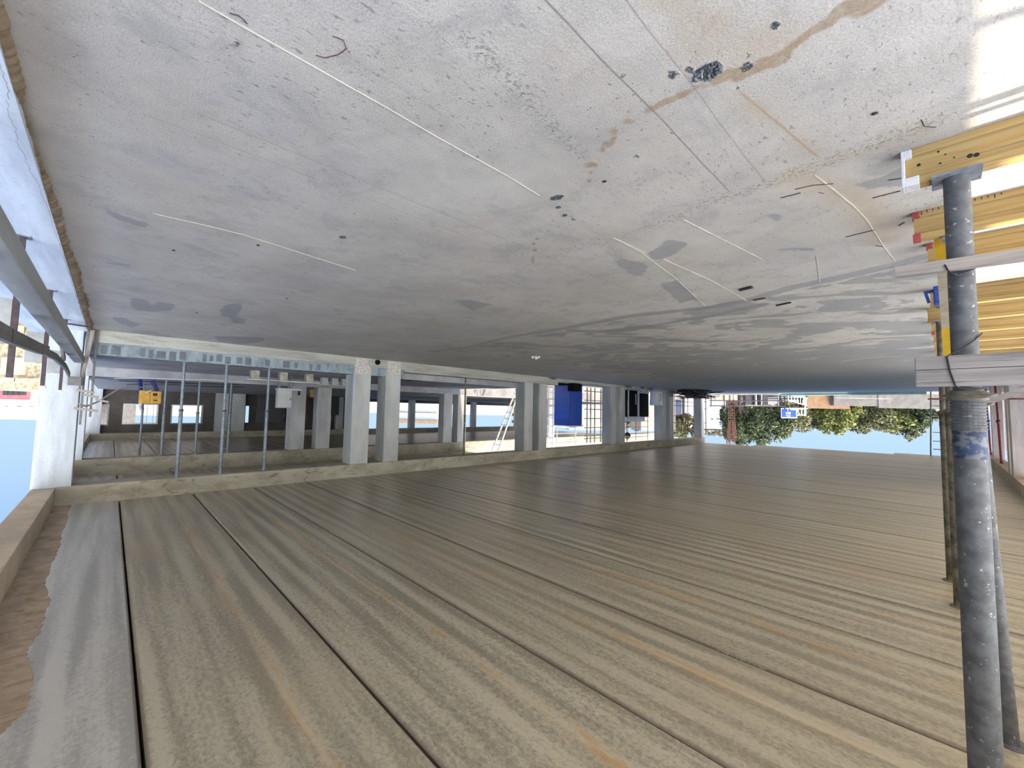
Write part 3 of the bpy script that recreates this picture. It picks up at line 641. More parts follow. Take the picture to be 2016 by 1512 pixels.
# ledge outside the slab edge, brown mortar fillet along it
struct('trim_4', MB().box(-1, 31, -1.25, -.40, -.3, .05), 'ledge_panel', 'smooth pale blue formwork ledge outside the slab edge', 'ledge')
mb = MB(); xs = np.arange(0.5, 11.8, .012); n = len(xs)
ns = np.convolve(rng.normal(0, 1, n + 40), np.ones(9) / 3.0, 'same')[:n]; nf = np.convolve(rng.normal(0, 1, n + 10), np.ones(3) / 1.7, 'same')[:n]
yi = -.325 - .055 * np.exp(-((xs - 3.4) / 2.2) ** 2) + .010 * np.sin(xs * 3.1) + .005 * ns + .002 * nf; zi = .036 + .004 * ns
mb.add([(x, y, -.002) for x, y in zip(xs, yi)] + [(x, y - .018, z * .7) for x, y, z in zip(xs, yi, zi)] + [(x, y - .035, z) for x, y, z in zip(xs, yi, zi)] + [(x, min(y - .05, -.41), .051) for x, y in zip(xs, yi)], [f for i in range(n - 1) for f in [(k * n + i, k * n + i + 1, (k + 1) * n + i + 1, (k + 1) * n + i) for k in range(3)]], 0, True)
struct('baseboard_edge', mb, 'grime_brown', 'lumpy brown mortar fillet along the slab edge', 'mortar fillet')
struct('trim_5', MB().box(.6, 7.4, 31.62, 31.95, -.1, .14), 'teal_sheet', 'turquoise formwork strip along the far end of the slab', 'edge strip')
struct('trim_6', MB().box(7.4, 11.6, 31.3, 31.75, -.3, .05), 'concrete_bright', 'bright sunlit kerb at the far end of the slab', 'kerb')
struct('ground', MB().box(-60, 200, -120, -1.6, -9.2, -9.0).box(-60, 200, 34, 220, -1.3, -1.1).box(31.4, 200, -1.6, 34, -2.2, -2.0), 'asphalt', 'ground around the building', 'ground')
struct('wall_right', MB().box(-2.7, -2.6, 17, 40, -.3, 3.3), 'hoarding', 'pinkish site hoarding beyond the sunny side', 'wall')
# ================================================================== THINGS
# ---- telescopic steel props -------------------------------------------------
def prop(x, y, z0, z1, r_low, r_up, z_col, label, group=None, mats=('prop_steel', 'prop_steel'), plate=.075, blue=False, handle=True, top=True):
    t = thing('steel_prop', (x, y, z0), label, 'prop', group); h = z1 - z0; zc = z_col - z0
    MB().tube([(0, 0, .008), (0, 0, zc)], r_low, 20).build('lower_tube', mats[0], t)
    MB().tube([(0, 0, zc - .05), (0, 0, h - .01)], r_up, 20).build('upper_tube', mats[1], t)
    MB().box(-plate, plate, -plate, plate, 0, .01).build('base_plate', 'galvanised', t)
    if top: MB().lathe([(plate * 1.05, h - .012), (plate * 1.15, h - .004), (plate * 1.15, h)], n=20).build('head_plate', mats[1], t)
    prof = []
    for k in range(9): prof += [(r_up * 1.0, zc + .01 + k * .016), (r_up * 1.09, zc + .014 + k * .016), (r_up * 1.09, zc + .017 + k * .016), (r_up * 1.0, zc + .021 + k * .016)]
    MB().lathe(prof, n=20, smooth=False).build('thread', mats[1], t)
    cn = MB().lathe([(r_up * 1.0, zc - .045), (r_up * 1.22, zc - .04), (r_up * 1.22, zc + .0), (r_up, zc + .005)], n=20).build('collar_nut', 'prop_worn', t)
    if handle:
        R_ = Matrix.Rotation(math.radians(50), 3, 'Z')
        lp = [R_ @ Vector(((r_up + .052) * math.cos(a), (r_up + .012) * math.sin(a), zc - .018 + .006 * math.sin(a * 2))) for a in np.linspace(0, 2 * math.pi, 25)]
        MB().tube(lp, .0085, 8).build('handle', 'prop_worn', cn)
    if blue: MB().tube([(0, 0, zc + .155), (0, 0, zc + .29)], r_up * 1.012, 20).build('paint_band', 'prop_blue', t)
    return t
prop(-.085, 3.09, .2, CZ, .050, .060, 1.36, 'thickest and nearest grey prop, timbers wired to it', plate=.09, blue=True)
p2_ = prop(-.105, 4.13, .2, CZ, .036, .044, 1.38, 'grey prop on the second timber beam, half hidden by the thick prop', mats=('prop_steel', 'prop_steel'))
p2_.rotation_euler = (0, math.atan(-.115 / 3.26), 0)
prop(-.062, 6.64, .2, CZ, .044, .053, 1.40, 'brown stained prop on the fourth timber beam', mats=('prop_worn', 'prop_worn'))
prop(-.008, 7.62, .2, CZ, .042, .050, 1.40, 'olive stained prop on the fifth timber beam', mats=('prop_worn', 'prop_worn'))
prop(.034, 27.2, 0, CZ, .05, .06, 1.5, 'thin dark prop far off, beside the end scaffold', mats=('prop_worn', 'prop_worn'), handle=False)
g1 = 'props standing on the upstand'
for x, y, l in ((11.93, 1.16, 'grey prop under the stained beam, nearest the corner column'), (11.95, 1.97, 'blue-grey prop under the stained beam, middle of three on the upstand'), (12.03, 2.9, 'grey prop under the stained beam, next to the block bench')):
    prop(x, y, .5, 3.09, .030, .037, 1.62, l, g1, mats=('galvanised', 'galvanised'), plate=.06, handle=False)
prop(12.03, 9.25, .31, 3.09, .03, .037, 1.7, 'single dark prop under the stained beam between two column pairs', mats=('prop_worn', 'prop_worn'), plate=.06, handle=False)
g2 = 'props in the far hall'
for x, y, l in ((16.2, 1.18, 'prop in the second row just beside the yellow machine'), (16.2, 1.99, 'prop in the second row, middle one'), (16.2, 2.83, 'prop in the second row nearest the black sheet')):
    prop(x, y, .75, 3.0, .030, .037, 1.75, l, g2, mats=('galvanised', 'galvanised'), plate=.06, handle=False)
prop(20.6, .88, .75, CZ, .03, .035, 1.7, 'thin prop wrapped in white film before the barred window', mats=('galvanised', 'galvanised'), plate=.06, handle=False)
p_ = MB()
pts = [(20.55, .86, 1.75), (20.53, .80, 1.6), (20.55, .84, 1.35), (20.52, .92, 1.2)]
fl_ = MB().tube(pts, [.03, .06, .07, .05], 8); tag(fl_.build('plastic_film', 'film_white', origin=pts[0]), 'torn white film hanging round a thin prop', 'film')

# rusty red props along the sunny edge
def red_prop(x, y, tilt, label):
    t = thing('red_prop', (x, y, -.03), label, 'prop', 'red props on the sunny side')
    MB().tube([(tilt * .55, tilt, .012), (tilt * .22, tilt * .4, 1.6)], .030, 10).build('lower_tube', 'red_steel', t)
    MB().tube([(tilt * .24, tilt * .44, 1.5), (0, 0, 3.12)], .036, 10).build('upper_tube', 'red_steel', t)
    MB().box(tilt * .55 - .06, tilt * .55 + .06, tilt - .06, tilt + .06, 0, .012).build('base_plate', 'rust', t)
    MB().lathe([(.05, 1.48), (.058, 1.5), (.058, 1.58), (.04, 1.6)], (tilt * .23, tilt * .42, 0), 12).build('collar_nut', 'rust', t)
    MB().box(-.06, .06, -.06, .06, 3.115, 3.13).build('head_plate', 'rust', t)
red_prop(-1.48, 29.9, .1, 'farthest red prop, by the slim sunny-side column')
red_prop(-1.47, 24.5, .1, 'upright red prop between the slim column and the tilted prop')
red_prop(-1.51, 21.7, -.55, 'tilted red prop before the sunny-side column')
red_prop(-1.5, 2.62, 0, 'red prop at the sunny edge near the first timber beam')

# ---- timber formwork beams -------------------------------------------------
def h20(L, cap):
    t = thing('timber_beam', (0, 0, 0), '', 'timber beam', 'I-section timber beams stored on the slab')
    MB().box(-L, 0, -.04, .04, 0, .04, bev=.004).build('flange', 'yellow_timber', t)
    MB().box(-L, 0, -.04, .04, .16, .20, bev=.004).build('flange', 'yellow_timber', t)
    MB().box(-L, -.004, -.0175, .0175, .038, .162).build('web', 'yellow_timber', t)
    if cap == 'white':
        MB().box(-.002, .014, -.043, .043, -.001 + .001, .203, bev=.004).build('end_cap', 'cap_white', t)
        MB().box(-.055, .002, -.0435, .0435, .155, .2035, bev=.004).build('end_cap', 'cap_white', t)
        MB().box(-.03, .002, -.0435, .0435, .0005, .045, bev=.004).build('end_cap', 'cap_white', t)
    elif cap == 'red':
        MB().box(-.038, .003, -.0425, .0425, .0005, .042, bev=.003).build('end_cap', 'cap_red', t)
        MB().box(-.038, .003, -.0425, .0425, .158, .2025, bev=.003).build('end_cap', 'cap_red', t)
    return t
hb = h20(3.2, 'white')
hb.location = (.105, 3.085, 0); hb['label'] = 'first timber beam, white end cap, thick prop standing on it'
mb = MB()
for x, z, r in ((-.055, .09, .008), (-.135, .135 - .02, .005), (-.155, .075, .004), (-.13, .05, .005), (-.185, .105, .004), (-.24, .12, .011), (-.262, .125, .011)):
    mb.tube([(x, -.0182, z), (x, -.012, z)], r, 12)
mb.build('drilled_hole', 'wire_black', hb)
rb = h20(3.2, 'red'); pl = h20(3.4, None)
ys = ((4.06, 'red', 'second timber beam with red corner caps and ruler marks'), (4.86, 'red', 'third timber beam with red caps, beside the yellow-ended plank'), (6.66, None, 'fourth timber beam, under the brown stained prop'), (7.75, None, 'fifth timber beam, under the olive stained prop'),
      (8.84, 'red', 'sixth timber beam, with a thin red cap'), (9.94, None, 'seventh timber beam from the thick prop'), (11.27, None, 'eighth timber beam from the thick prop'), (12.73, None, 'ninth timber beam from the thick prop'))
usedr = usedp = False
for y, c_, l in ys:
    if c_ == 'red': o = rb if not usedr else copy_tree(rb); usedr = True
    else: o = pl if not usedp else copy_tree(pl); usedp = True
    place(o, ({4.86: .05, 6.66: .05, 4.06: .1}.get(y, .09) + random.uniform(-.015, .02), y, 0), l)
for i, (y, l) in enumerate(((14.3, 'tenth timber beam, seen end on past the weathered plank'), (15.7, 'eleventh timber beam, seen end on past the weathered plank'), (17.2, 'twelfth timber beam, seen end on past the weathered plank'), (19.0, 'last timber beam of the row on the slab'))):
    place(copy_tree(pl), (-.25, y, 0), l)
tk = MB()
for k in range(14):
    x = .06 - k * .028; tk.box(x, x + .004, 4.0185, 4.0195, .005, .018 + (.012 if k % 4 == 0 else 0))
o = tk.build('ruler_mark', 'wire_black', None)
for ob in COL.objects:
    if ob.get('label', '').startswith('second timber beam with red'): sb_ = ob
o.parent = sb_; o.location = -Vector(sb_.location)

# ---- planks wired to the thick prop ----------------------------------------
t = thing('weathered_plank', (-.8, 2.99, 1.22), 'thick grey weathered plank wired across the thick prop at eye height', 'plank')
MB().box(-1.2, .895, -.03, .02, -.076, .076, bev=.006).build('board', 'grey_timber', t)
MB().box(-1.2, .89, -.0306, -.0296, -.010, -.007).build('crack', 'wire_black', t)
t = thing('grey_batten', (-.8, 2.995, .70), 'narrow pale batten wired low across the thick prop', 'batten')
MB().beam((-1.2, 0, .06), (.955, 0, -.022), .035, .056).build('board', 'white_timber', t)
wp = [(-.145, 3.085, 1.03), (-.115, 3.032, 1.07), (-.07, 3.025, 1.11), (-.035, 2.975, 1.135), (-.02, 2.9545, 1.15), (-.028, 2.9545, 1.22), (-.045, 2.9545, 1.295), (-.06, 2.985, 1.305), (-.10, 3.02, 1.31), (-.15, 3.08, 1.30)]
tag(MB().tube(wp, .0035, 6).build('tie_wire', 'wire_black', origin=wp[0]), 'black wire tying the thick weathered plank to the prop', 'wire')
wp = [(-.03, 3.07, .655), (-.025, 3.0, .665), (-.03, 2.972, .69), (-.04, 2.972, .72), (-.065, 2.99, .745), (-.10, 3.03, .725), (-.138, 3.07, .70)]
tag(MB().tube(wp, .0035, 6).build('tie_wire', 'wire_black', origin=wp[0]), 'black wire tying the narrow batten to the prop', 'wire')
t = thing('yellow_ended_plank', (-.035, 4.34, .2), 'pale plank with yellow painted ends leaning beside the thick prop', 'plank')
e0, e1 = Vector((.012, -.06, -.195)), Vector((-.012, 0, .80))
u_ = (e1 - e0).normalized()
MB().beam(e0 + u_ * .34, e1 - u_ * .2, .024, .062, up=(1, .2, 0)).build('board', 'pale_timber', t)
MB().beam(e0, e0 + u_ * .34, .025, .064, up=(1, .2, 0)).build('painted_end', 'paint_yellow', t)
MB().beam(e1 - u_ * .2, e1, .025, .064, up=(1, .2, 0)).build('painted_end', 'paint_yellow', t)
t = thing('blue_clamp', (-.03, 5.35, 0), 'blue steel beam clamp with a bent handle behind the thick prop', 'clamp')
MB().box(-.09, .06, -.06, .06, .26, .42, bev=.012).build('body', 'clamp_blue', t)
MB().box(-.045, .025, -.03, .03, 0, .285).build('stem', 'galvanised', t)
MB().beam((.04, 0, .29), (.115, -.01, .30), .03, .022).beam((.112, -.01, .29), (.09, -.01, .40), .03, .022).build('handle', 'clamp_blue', t)
t = thing('timber_stack', (.08, 9.4, 0), '', 'x'); bpy.data.objects.remove(t)
tag(MB().tube([(.09, 5.0, 1.29), (-.45, 5.0, 1.292)], .007, 8).build('rusty_bar', 'rust', origin=(.09, 5.0, 1.29)), 'thin rusty bar level across behind the thick prop', 'bar')
tag(MB().beam((-.235, 4.9, 1.318), (-.60, 4.9, 1.15), .03, .045).build('sloping_batten', 'grey_timber', origin=(-.235, 4.9, 1.318)), 'dark batten sloping from the rusty bar to the sunny side', 'batten')

# ---- steel offcuts and crumbs on the slab ----------------------------------
rods = [([(1565, 372), (1600, 364), (1640, 361)], 'rusty rod offcut crossing the wide white ridge, nearest the joint'), ([(1537, 389), (1576, 379)], 'short straight rod offcut beside the wide white ridge'), ([(1665, 466), (1722, 452)], 'straight rod offcut across the far part of the white ridge'),
        ([(1718, 389), (1773, 375)], 'rod offcut pointing at the white end cap'), ([(1749, 354), (1778, 350)], 'rod offcut beside the white end cap'), ([(1769, 444), (1781, 437)], 'tiny rod offcut by the red corner cap'),
        ([(1814, 235), (1820, 248), (1842, 250)], 'bent wire hook on the slab near the first timber beam'), ([(1528, 600), (1557, 594)], 'thick dark bent rod lying on the damp patches'), ([(1724, 483), (1738, 485)], 'small dark offcut on the edge of the damp area'),
        ([(452, 25), (470, 30), (480, 38), (487, 46)], 'thin curved wire near the long white ridge'), ([(655, 70), (676, 78), (682, 95), (665, 107), (640, 113), (622, 108)], 'curled rusty wire on the bare slab'), ([(1612, 378), (1622, 381)], 'stub of wire next to the wide white ridge')]
for k, (pts, l) in enumerate(rods):
    r = .011 if 'thick' in l else (.0018 if 'wire' in l else .003)
    q = [tuple(onZ(x, y, 0)[:2]) + (r,) for x, y in pts]
    tag(MB().tube(q, r, 6).build('rod_offcut' if 'wire' not in l else 'wire_offcut', 'rust' if 'rusty' in l else 'dark_steel', origin=q[0]), l, 'offcut')
a_, b_ = onZ(1456, 569, 0), onZ(1481, 563, 0)
tag(MB().beam((a_[0], a_[1], .012), (b_[0], b_[1], .012), .04, .022).build('steel_strip', 'dark_steel', origin=a_), 'flat black steel strip beside the rectangular damp patches', 'strip')
a_, b_ = onZ(1483, 590, 0), onZ(1507, 586, 0)
tag(MB().beam((a_[0], a_[1], .006), (b_[0], b_[1], .006), .05, .01).build('rusty_strip', 'rust', origin=a_), 'rusty flat scrap on the edge of the second pour', 'strip')
bm_ = onZ(1055, 701, 0)
mb = MB(); 
for dx, dy, r in ((0, 0, .055), (.07, -.05, .04), (-.05, .06, .035)):
    bm = bmesh.new(); bmesh.ops.create_icosphere(bm, subdivisions=2, radius=r)
    for v in bm.verts: v.co *= random.uniform(.8, 1.15)
    bm.verts.index_update(); mb.add([(bm_[0] + dx + v.co.x, bm_[1] + dy + v.co.y, r * .8 + v.co.z) for v in bm.verts], [[v.index for v in f.verts] for f in bm.faces], 0, True); bm.free()
tag(mb.build('crumpled_paper', 'plastic_white', origin=bm_), 'crumpled white scrap alone on the middle of the slab', 'scrap')
for px, py, s_, l in ((342, 492, .017, 'dark stone chip near the left damp patches'), (387, 615, .02, 'black stone chip between the two grey patches'), (508, 482, .017, 'dark chip on the bare slab above the faint ridge'), (1190, 356, .016, 'dark flake beside the row of brown drops'), (1722, 222, .014, 'small black pebble near the sunlit corner'), (564, 587, .017, 'flat dark chip near the right grey patch')):
    c_ = onZ(px, py, 0); bm = bmesh.new(); bmesh.ops.create_icosphere(bm, subdivisions=1, radius=s_)
    for v in bm.verts: v.co = Vector((v.co.x * random.uniform(.8, 1.3), v.co.y * random.uniform(.6, 1), v.co.z * .35))
    bm.verts.index_update(); mb = MB().add([v.co + Vector((c_[0], c_[1], s_ * .3)) for v in bm.verts], [[v.index for v in f.verts] for f in bm.faces]); bm.free()
    tag(mb.build('stone_chip', 'dark_steel', origin=c_), l, 'chip', 'dark chips on the slab')
g_ = onZ(1396, 139, 0)
mb = MB()
for k in range(60):
    a = random.uniform(0, 6.28); rr = math.sqrt(random.random()); x = g_[0] + .062 * rr * math.cos(a) * 1.0 + .01; yy = g_[1] + .05 * rr * math.sin(a); s_ = random.uniform(.004, .010)
    bm = bmesh.new(); bmesh.ops.create_icosphere(bm, subdivisions=1, radius=s_)
    for v in bm.verts: v.co *= random.uniform(.7, 1.2)
    bm.verts.index_update(); mb.add([v.co + Vector((x, yy, s_ * .3)) for v in bm.verts], [[v.index for v in f.verts] for f in bm.faces]); bm.free()
tag(mb.build('loose_aggregate', 'stone', origin=g_), 'patch of dark loose aggregate on the brown trickle', 'gravel', kind='stuff')

# ---- guard rail on the shaded outer edge -----------------------------------
posts = [(5.43, 'guard post nearest on the pale ledge, wide grey spacer'), (7.80, 'second guard post on the pale ledge'), (10.35, 'third guard post, short of the corner column'), (12.6, 'fourth guard post, right at the corner column'), (14.6, 'fifth guard post, past the corner column'), (3.1, 'guard post of the rail before the nearest spacer')]
for x, l in posts:
    t = thing('guard_post', (x, -.62, .05), l, 'post', 'guard posts on the ledge')
    MB().box(-.012, .02, -.02, .018, .006, 1.22).build('post', 'dark_steel', t)
    MB().box(-.05, .05, -.05, .05, 0, .008).build('base_plate', 'galvanised', t)
    MB().box(-.025, .03, -.03, .03, 1.215, 1.245, bev=.008).build('cap', 'cap_white', t)
    MB().box(-.008, .04, -.17, -.022, .55, .93).build('spacer_board', 'rail_grey', t)
tag(MB().box(1.0, 11.66, -.55, -.41, .565, .70, bev=.012).build('guard_rail', 'rail_grey', origin=(7, -.48, .63)), 'long heavy grey guard rail above the pale ledge', 'rail')
pts = [(3.0, -.56, 1.03), (4.7, -.56, .985), (5.6, -.56, .95), (6.5, -.56, .915), (7.15, -.56, .875)]
mb = MB()
for i in range(4): mb.beam(pts[i], Vector(pts[i + 1]) + (Vector(pts[i + 1]) - Vector(pts[i])).normalized() * .02, .04, .105)
tag(mb.build('sagging_board', 'board_dark', origin=pts[0]), 'dark sagging board along the top of the guard posts', 'board')
pts = [(7.19, -.585, .88), (8.5, -.585, .84), (10.3, -.585, .86), (11.4, -.585, .95)]
mb = MB()
for i in range(3): mb.beam(pts[i], pts[i + 1], .03, .09)
tag(mb.build('thin_board', 'board_dark', origin=pts[0]), 'thinner grey board lapping the sagging one', 'board')
tag(MB().beam((9.0, -.569, .62), (9.8, -.569, .77), .03, .07).build('short_brace', 'grey_timber', origin=(9, -.56, .62)), 'short slanting brace between rail and thin board', 'brace')
tag(MB().beam((11.72, -.33, .03), (11.70, -.44, 1.16), .06, .055, up=(1, 0, 0)).build('leaning_batten', 'lean_timber', origin=(11.72, -.33, 0)), 'brown batten leaning from the slab corner to the rail', 'batten')
tag(MB().beam((10.75, -.62, .075), (10.8, -.37, .085), .03, .025).build('steel_bar', 'dark_steel', origin=(10.75, -.62, .07)), 'dark short bar across the pale ledge by the corner', 'bar')
tag(MB().box(11.42, 11.66, -.60, -.42, .98, 1.14).build('dark_block', 'board_dark', origin=(11.6, -.5, 1.06)), 'dark timber block at the top of the leaning batten', 'block')
for (x, y, z, l, w), lab in zip(((11.73, -.36, 1.24, .25, .05), (11.73, -.28, 1.33, .22, .05), (11.73, -.33, 1.60, .34, .05), (11.73, -.12, 1.42, .2, .04)), ('short board nailed above the leaning batten', 'second short board above the leaning batten', 'topmost short board on the corner column, rusty', 'little board sticking out toward the white hose')):
    tag(MB().beam((x, y - l / 2, z - .02), (x, y + l / 2, z + .03), .04, w).build('short_board', 'lean_timber', origin=(x, y, z)), lab, 'board', 'short boards at the corner column')
    MB  # noqa
for k, (y, z0, z1) in enumerate(((-.40, .5, 1.9), (-.27, .5, 1.75))):
    tag(MB().box(11.757, 11.795, y - .018, y + .018, z0 * 0, z1).build('thin_post', 'board_dark', origin=(11.76, y, z0)), ('thin dark post against the corner column', 'thin dark post by the little board')[k], 'post')
# white hose in a long arc
a_ = [onX(x, y, 12.0 + .62 * k_) for k_, (x, y) in enumerate(((170, 800), (195, 790), (212, 779), (232, 767), (252, 762), (268, 761), (290, 764), (300, 768)))]
a_ = [(11.85, -.44, 1.5)] + [tuple(q) for q in a_] + [(16.66, .75, 1.15)]
tag(MB().tube(a_, .018, 8).build('white_hose', 'hose_white', origin=a_[0]), 'pale hose looping from the corner column to the yellow machine', 'hose')

# ---- things behind the upstand ---------------------------------------------
def bench(x, y0, y1, z, h, nb, label, mat):
    t = thing('plank_bench', (x, y0, z), label, 'bench')
    L = y1 - y0
    for k in range(nb):
        c_ = .12 + (L - .24 - (.25 if nb == 3 else .05)) * k / (nb - 1)
        MB().box(-.1, .1, c_ - .02, c_ + .18, 0, h - .03, bev=.006).build('block' if nb == 3 else 'leg', mat, t)
    MB().box(-.13, .13, 0, L, h - .03, h, bev=.004).build('plank', 'bench_timber', t)
    return t
bench(13.15, 2.62, 4.52, .5, .27, 3, 'bench of a pale plank on three concrete blocks', 'block_grey')
bench(14.2, 4.85, 6.0, .5, .26, 3, 'second low bench with pale legs beside the column pair', 'grey_panel')
t = thing('electrical_cabinet', (14.6, 4.02, .5), 'grey electrical cabinet on a thin legged stand', 'cabinet')
for dy in (-.2, .14):
    for dx in (-.1, .1): MB().box(dx - .015, dx + .015, dy - .015, dy + .015, 0, .42).build('leg', 'galvanised', t)
MB().box(-.16, .16, -.26, .42, .40, .46).build('shelf', 'grey_panel', t)
MB().box(-.12, .12, -.25, .15, .46, 1.02, bev=.008).build('body', 'grey_panel', t)
dr = MB().box(-.128, -.12, -.23, .13, .48, 1.0, bev=.003).build('door', 'grey_panel', t)
MB().box(-.14, -.126, .10, .118, .70, .78).build('handle', 'wire_black', dr)
MB().box(-.06, .06, .38, .42, .40, .60).build('bracket', 'wire_black', t)
t = thing('yellow_machine', (16.9, .62, .75), 'yellow box machine on dark blue trestle legs', 'machine')
MB().box(-.25, .25, 0, .24, .32, .72, bev=.015).build('side_panel', 'machine_yellow', t)
hp = MB().box(-.26, .2, .245, .50, .34, .72, bev=.015).build('hatch_panel', 'machine_yellow', t)
MB().box(-.27, -.255, .30, .40, .40, .48).box(-.27, -.255, .32, .42, .60, .63).build('marking', 'wire_black', hp)
for s_ in (0, 1):
    for a, b_ in (((-.2, .02), (-.22, -.02)), ((.2, .02), (.22, -.02))):
        MB().beam((a[0], .03 + s_ * .38, .33), (b_[0], -.02 + s_ * .30, 0), .07, .07).build('leg', 'trestle_blue', t)
# cables across the far hall floor and along the upstand
for k, (pts, lab) in enumerate((([(225, 745), (270, 744), (330, 746), (420, 748), (520, 756)], 'pale cable strung across the far hall floor'), ([(235, 750), (300, 752), (380, 755), (470, 757)], 'dark cable sagging below the pale one'), ([(250, 757), (320, 756), (400, 761), (480, 762)], 'dark cable lowest over the far hall floor'))):
    q = [onZ(x, y, .766) for x, y in pts]
    tag(MB().tube(q, .012, 6).build('cable', 'cable' if k else 'hose_white', origin=q[0]), lab, 'cable')
q = [onX(x, y, 12.5) for x, y in ((786, 748), (826, 749), (870, 748), (905, 745), (930, 742), (980, 738), (1010, 738))]
tag(MB().tube(q, .016, 6).build('cable', 'cable', origin=q[0]), 'black cable strung between the column pairs behind the dark prop', 'cable')
q = [onX(x, y, 12.7) for x, y in ((800, 750), (840, 749), (880, 746), (940, 745), (1000, 741))]
tag(MB().tube(q, .010, 6).build('cable', 'cable', origin=q[0]), 'thin second cable just beside the strung black cable', 'cable')
t = thing('hanging_bracket', (13.6, 7.35, .5), 'dark forked bracket post on the raised strip', 'bracket')
MB().box(-.03, .03, -.06, -.02, 0, .80).build('post', 'dark_steel', t); MB().box(-.03, .03, .02, .06, 0, .55).build('post', 'dark_steel', t); MB().box(-.04, .04, -.07, .07, .5, .58).build('clamp', 'rust', t)
t = thing('drain_hole', (11.79, 5.78, .30), '', 'x'); bpy.data.objects.remove(t)
tag(MB().tube([(11.75, 5.72, .09), (11.81, 5.72, .09)], .075, 18).build('drain_pipe', 'black', origin=(11.79, 5.72, .09)), 'round black drain pipe end between the near columns', 'pipe')
tag(MB().box(29.5, 29.6, 6.55, 8.1, 0.75, 2.55).build('black_sheet', 'black_sheet', origin=(29.5, 7.3, .75)), 'black plastic sheet hung before the window wall', 'sheet')
tag(MB().box(29.0, 29.1, 8.62, 9.3, .75, 2.4).build('orange_sheet', 'orange_sheet', origin=(29, 9, .75)), 'dark orange sheet beside the near second-row column', 'sheet')
tag(MB().box(17.8, 18.3, 5.95, 6.4, .75, 1.08, bev=.03).build('yellow_drum', 'machine_yellow', origin=(18, 6.1, .75)), 'small yellow box on the floor between second-row columns', 'box')
tag(MB().box(28, 28.6, 10.0, 11.0, .75, 2.0).build('dark_crate', 'black_sheet', origin=(28, 10.5, .75)), 'dark bluish crate deep in the hall behind the second-row columns', 'crate')

# ---- aluminium ladder in the courtyard -------------------------------------
t = thing('ladder', tuple(onX(1003, 800, 15.05) * [1, 1, 0]), 'bright aluminium ladder leaning in the sunlit courtyard', 'ladder')
o_ = Vector(t.location)
def lad(px, py, X): return Vector(onX(px, py, X)) - o_
L0, L1 = lad(968, 889, 15.05), lad(1006, 793, 15.05); R0, R1 = lad(981, 889, 14.6), lad(1017, 783, 14.6)
def ext(a, b_): k = (b_.z - a.z); s_ = -(a.z) / k if k else 0; return a + (b_ - a) * ((0 - o_.z - a.z) / k)
Lb, Rb = ext(L0, L1), ext(R0, R1)
for nm, a, b_ in (('rail', L0, Lb), ('rail', R0, Rb)): MB().beam(a, b_, .05, .07, up=(0, 1, .4)).build(nm, 'ladder_alum', t)
for k in range(1, 11):
    f = k / 11.0; MB().beam(L0 + (Lb - L0) * f, R0 + (Rb - R0) * f, .04, .04).build('rung', 'ladder_alum', t)

# ---- blue portable toilet ---------------------------------------------------
t = thing('portable_toilet', (13.0, 16.58, 0), 'blue portable toilet cabin with white roof between the columns', 'toilet')
ang = math.radians(0)
Wd = 1.02
MB().box(0, Wd, 0, .03, .12, 2.16).build('side_wall', 'toilet_blue', t)
td = MB().box(0, .03, 0, Wd, .12, 2.16).build('door', 'toilet_blue', t)
MB().box(Wd - .03, Wd, .03, Wd, .12, 2.16).build('back_wall', 'toilet_blue', t)
MB().box(.03, Wd - .03, Wd - .03, Wd, .12, 2.16).build('side_wall', 'toilet_blue', t)
mb = MB()
for z in (1.92, 1.99, 2.06, 2.12): mb.box(-.03, .012, .10, Wd - .1, z, z + .03).box(.10, Wd - .1, -.03, .012, z, z + .03)
for z in (1.05, 1.5): mb.box(-.015, .012, .06, Wd - .06, z, z + .03).box(.06, Wd - .06, -.015, .012, z, z + .03)
mb.build('rib', 'toilet_blue', t)
MB().box(-.02, Wd + .02, -.02, Wd + .02, .0, .13).build('base', 'black', t)
MB().box(-.025, .03, -.025, .03, .12, 2.17).build('corner_post', 'toilet_blue', t)
mb = MB()
for z in np.arange(.5, 2.1, .16): mb.box(-.03, -.02, -.03, .0, z, z + .08)
mb.build('hinge', 'black', td)
MB().box(-.05, Wd + .05, -.05, Wd + .05, 2.16, 2.22, bev=.02).build('roof', 'toilet_roof', t)
MB().lathe([(.5, 2.22), (.42, 2.27), (.2, 2.3), (.001, 2.31)], (Wd / 2, Wd / 2, 0), 16).build('roof_dome', 'toilet_roof', t)
tag(MB().box(11.6, 12.0, 15.12, 15.62, .311 - .16, .52, bev=.02).build('black_box', 'black', origin=(11.8, 15.3, .16)), 'small black box on the upstand before the toilet cabin', 'box')

# ---- scaffold and mesh between the far columns ------------------------------
def scaffold(name, X, vs_, hs_, r, mat, label, cat='scaffold'):
    a0 = onX(vs_[0], 800, X); t = thing(name, (X, a0[1], 0.0), label, cat)
    def Yat(px): return onX(px, 800, X)[1] - a0[1]
    ya, yb = Yat(vs_[0]), Yat(vs_[-1])
    zs = [onX((vs_[0] + vs_[-1]) / 2, p, X)[2] for p in hs_]; zt = max(zs) + .25
    for p in vs_: MB().tube([(0, Yat(p), 0), (0, Yat(p), zt)], r, 8).build('upright', mat, t)
    for z in zs: MB().tube([(r, ya - .2, z), (r, yb + .2, z)], r * .8, 8).build('ledger', mat, t)
    return t
scaffold('tube_scaffold', 15.2, (1079, 1089, 1097, 1133), (772, 823, 839, 853, 872), .035, 'alum', 'pale tube scaffold just past the sunlit column, partly behind the toilet', 'scaffold')
scaffold('scaffold_tower', 14.6, (1156, 1163, 1171, 1183), (771, 789, 806, 824, 842, 858, 863), .04, 'prop_worn', 'dark scaffold tower to the far side of the toilet cabin')
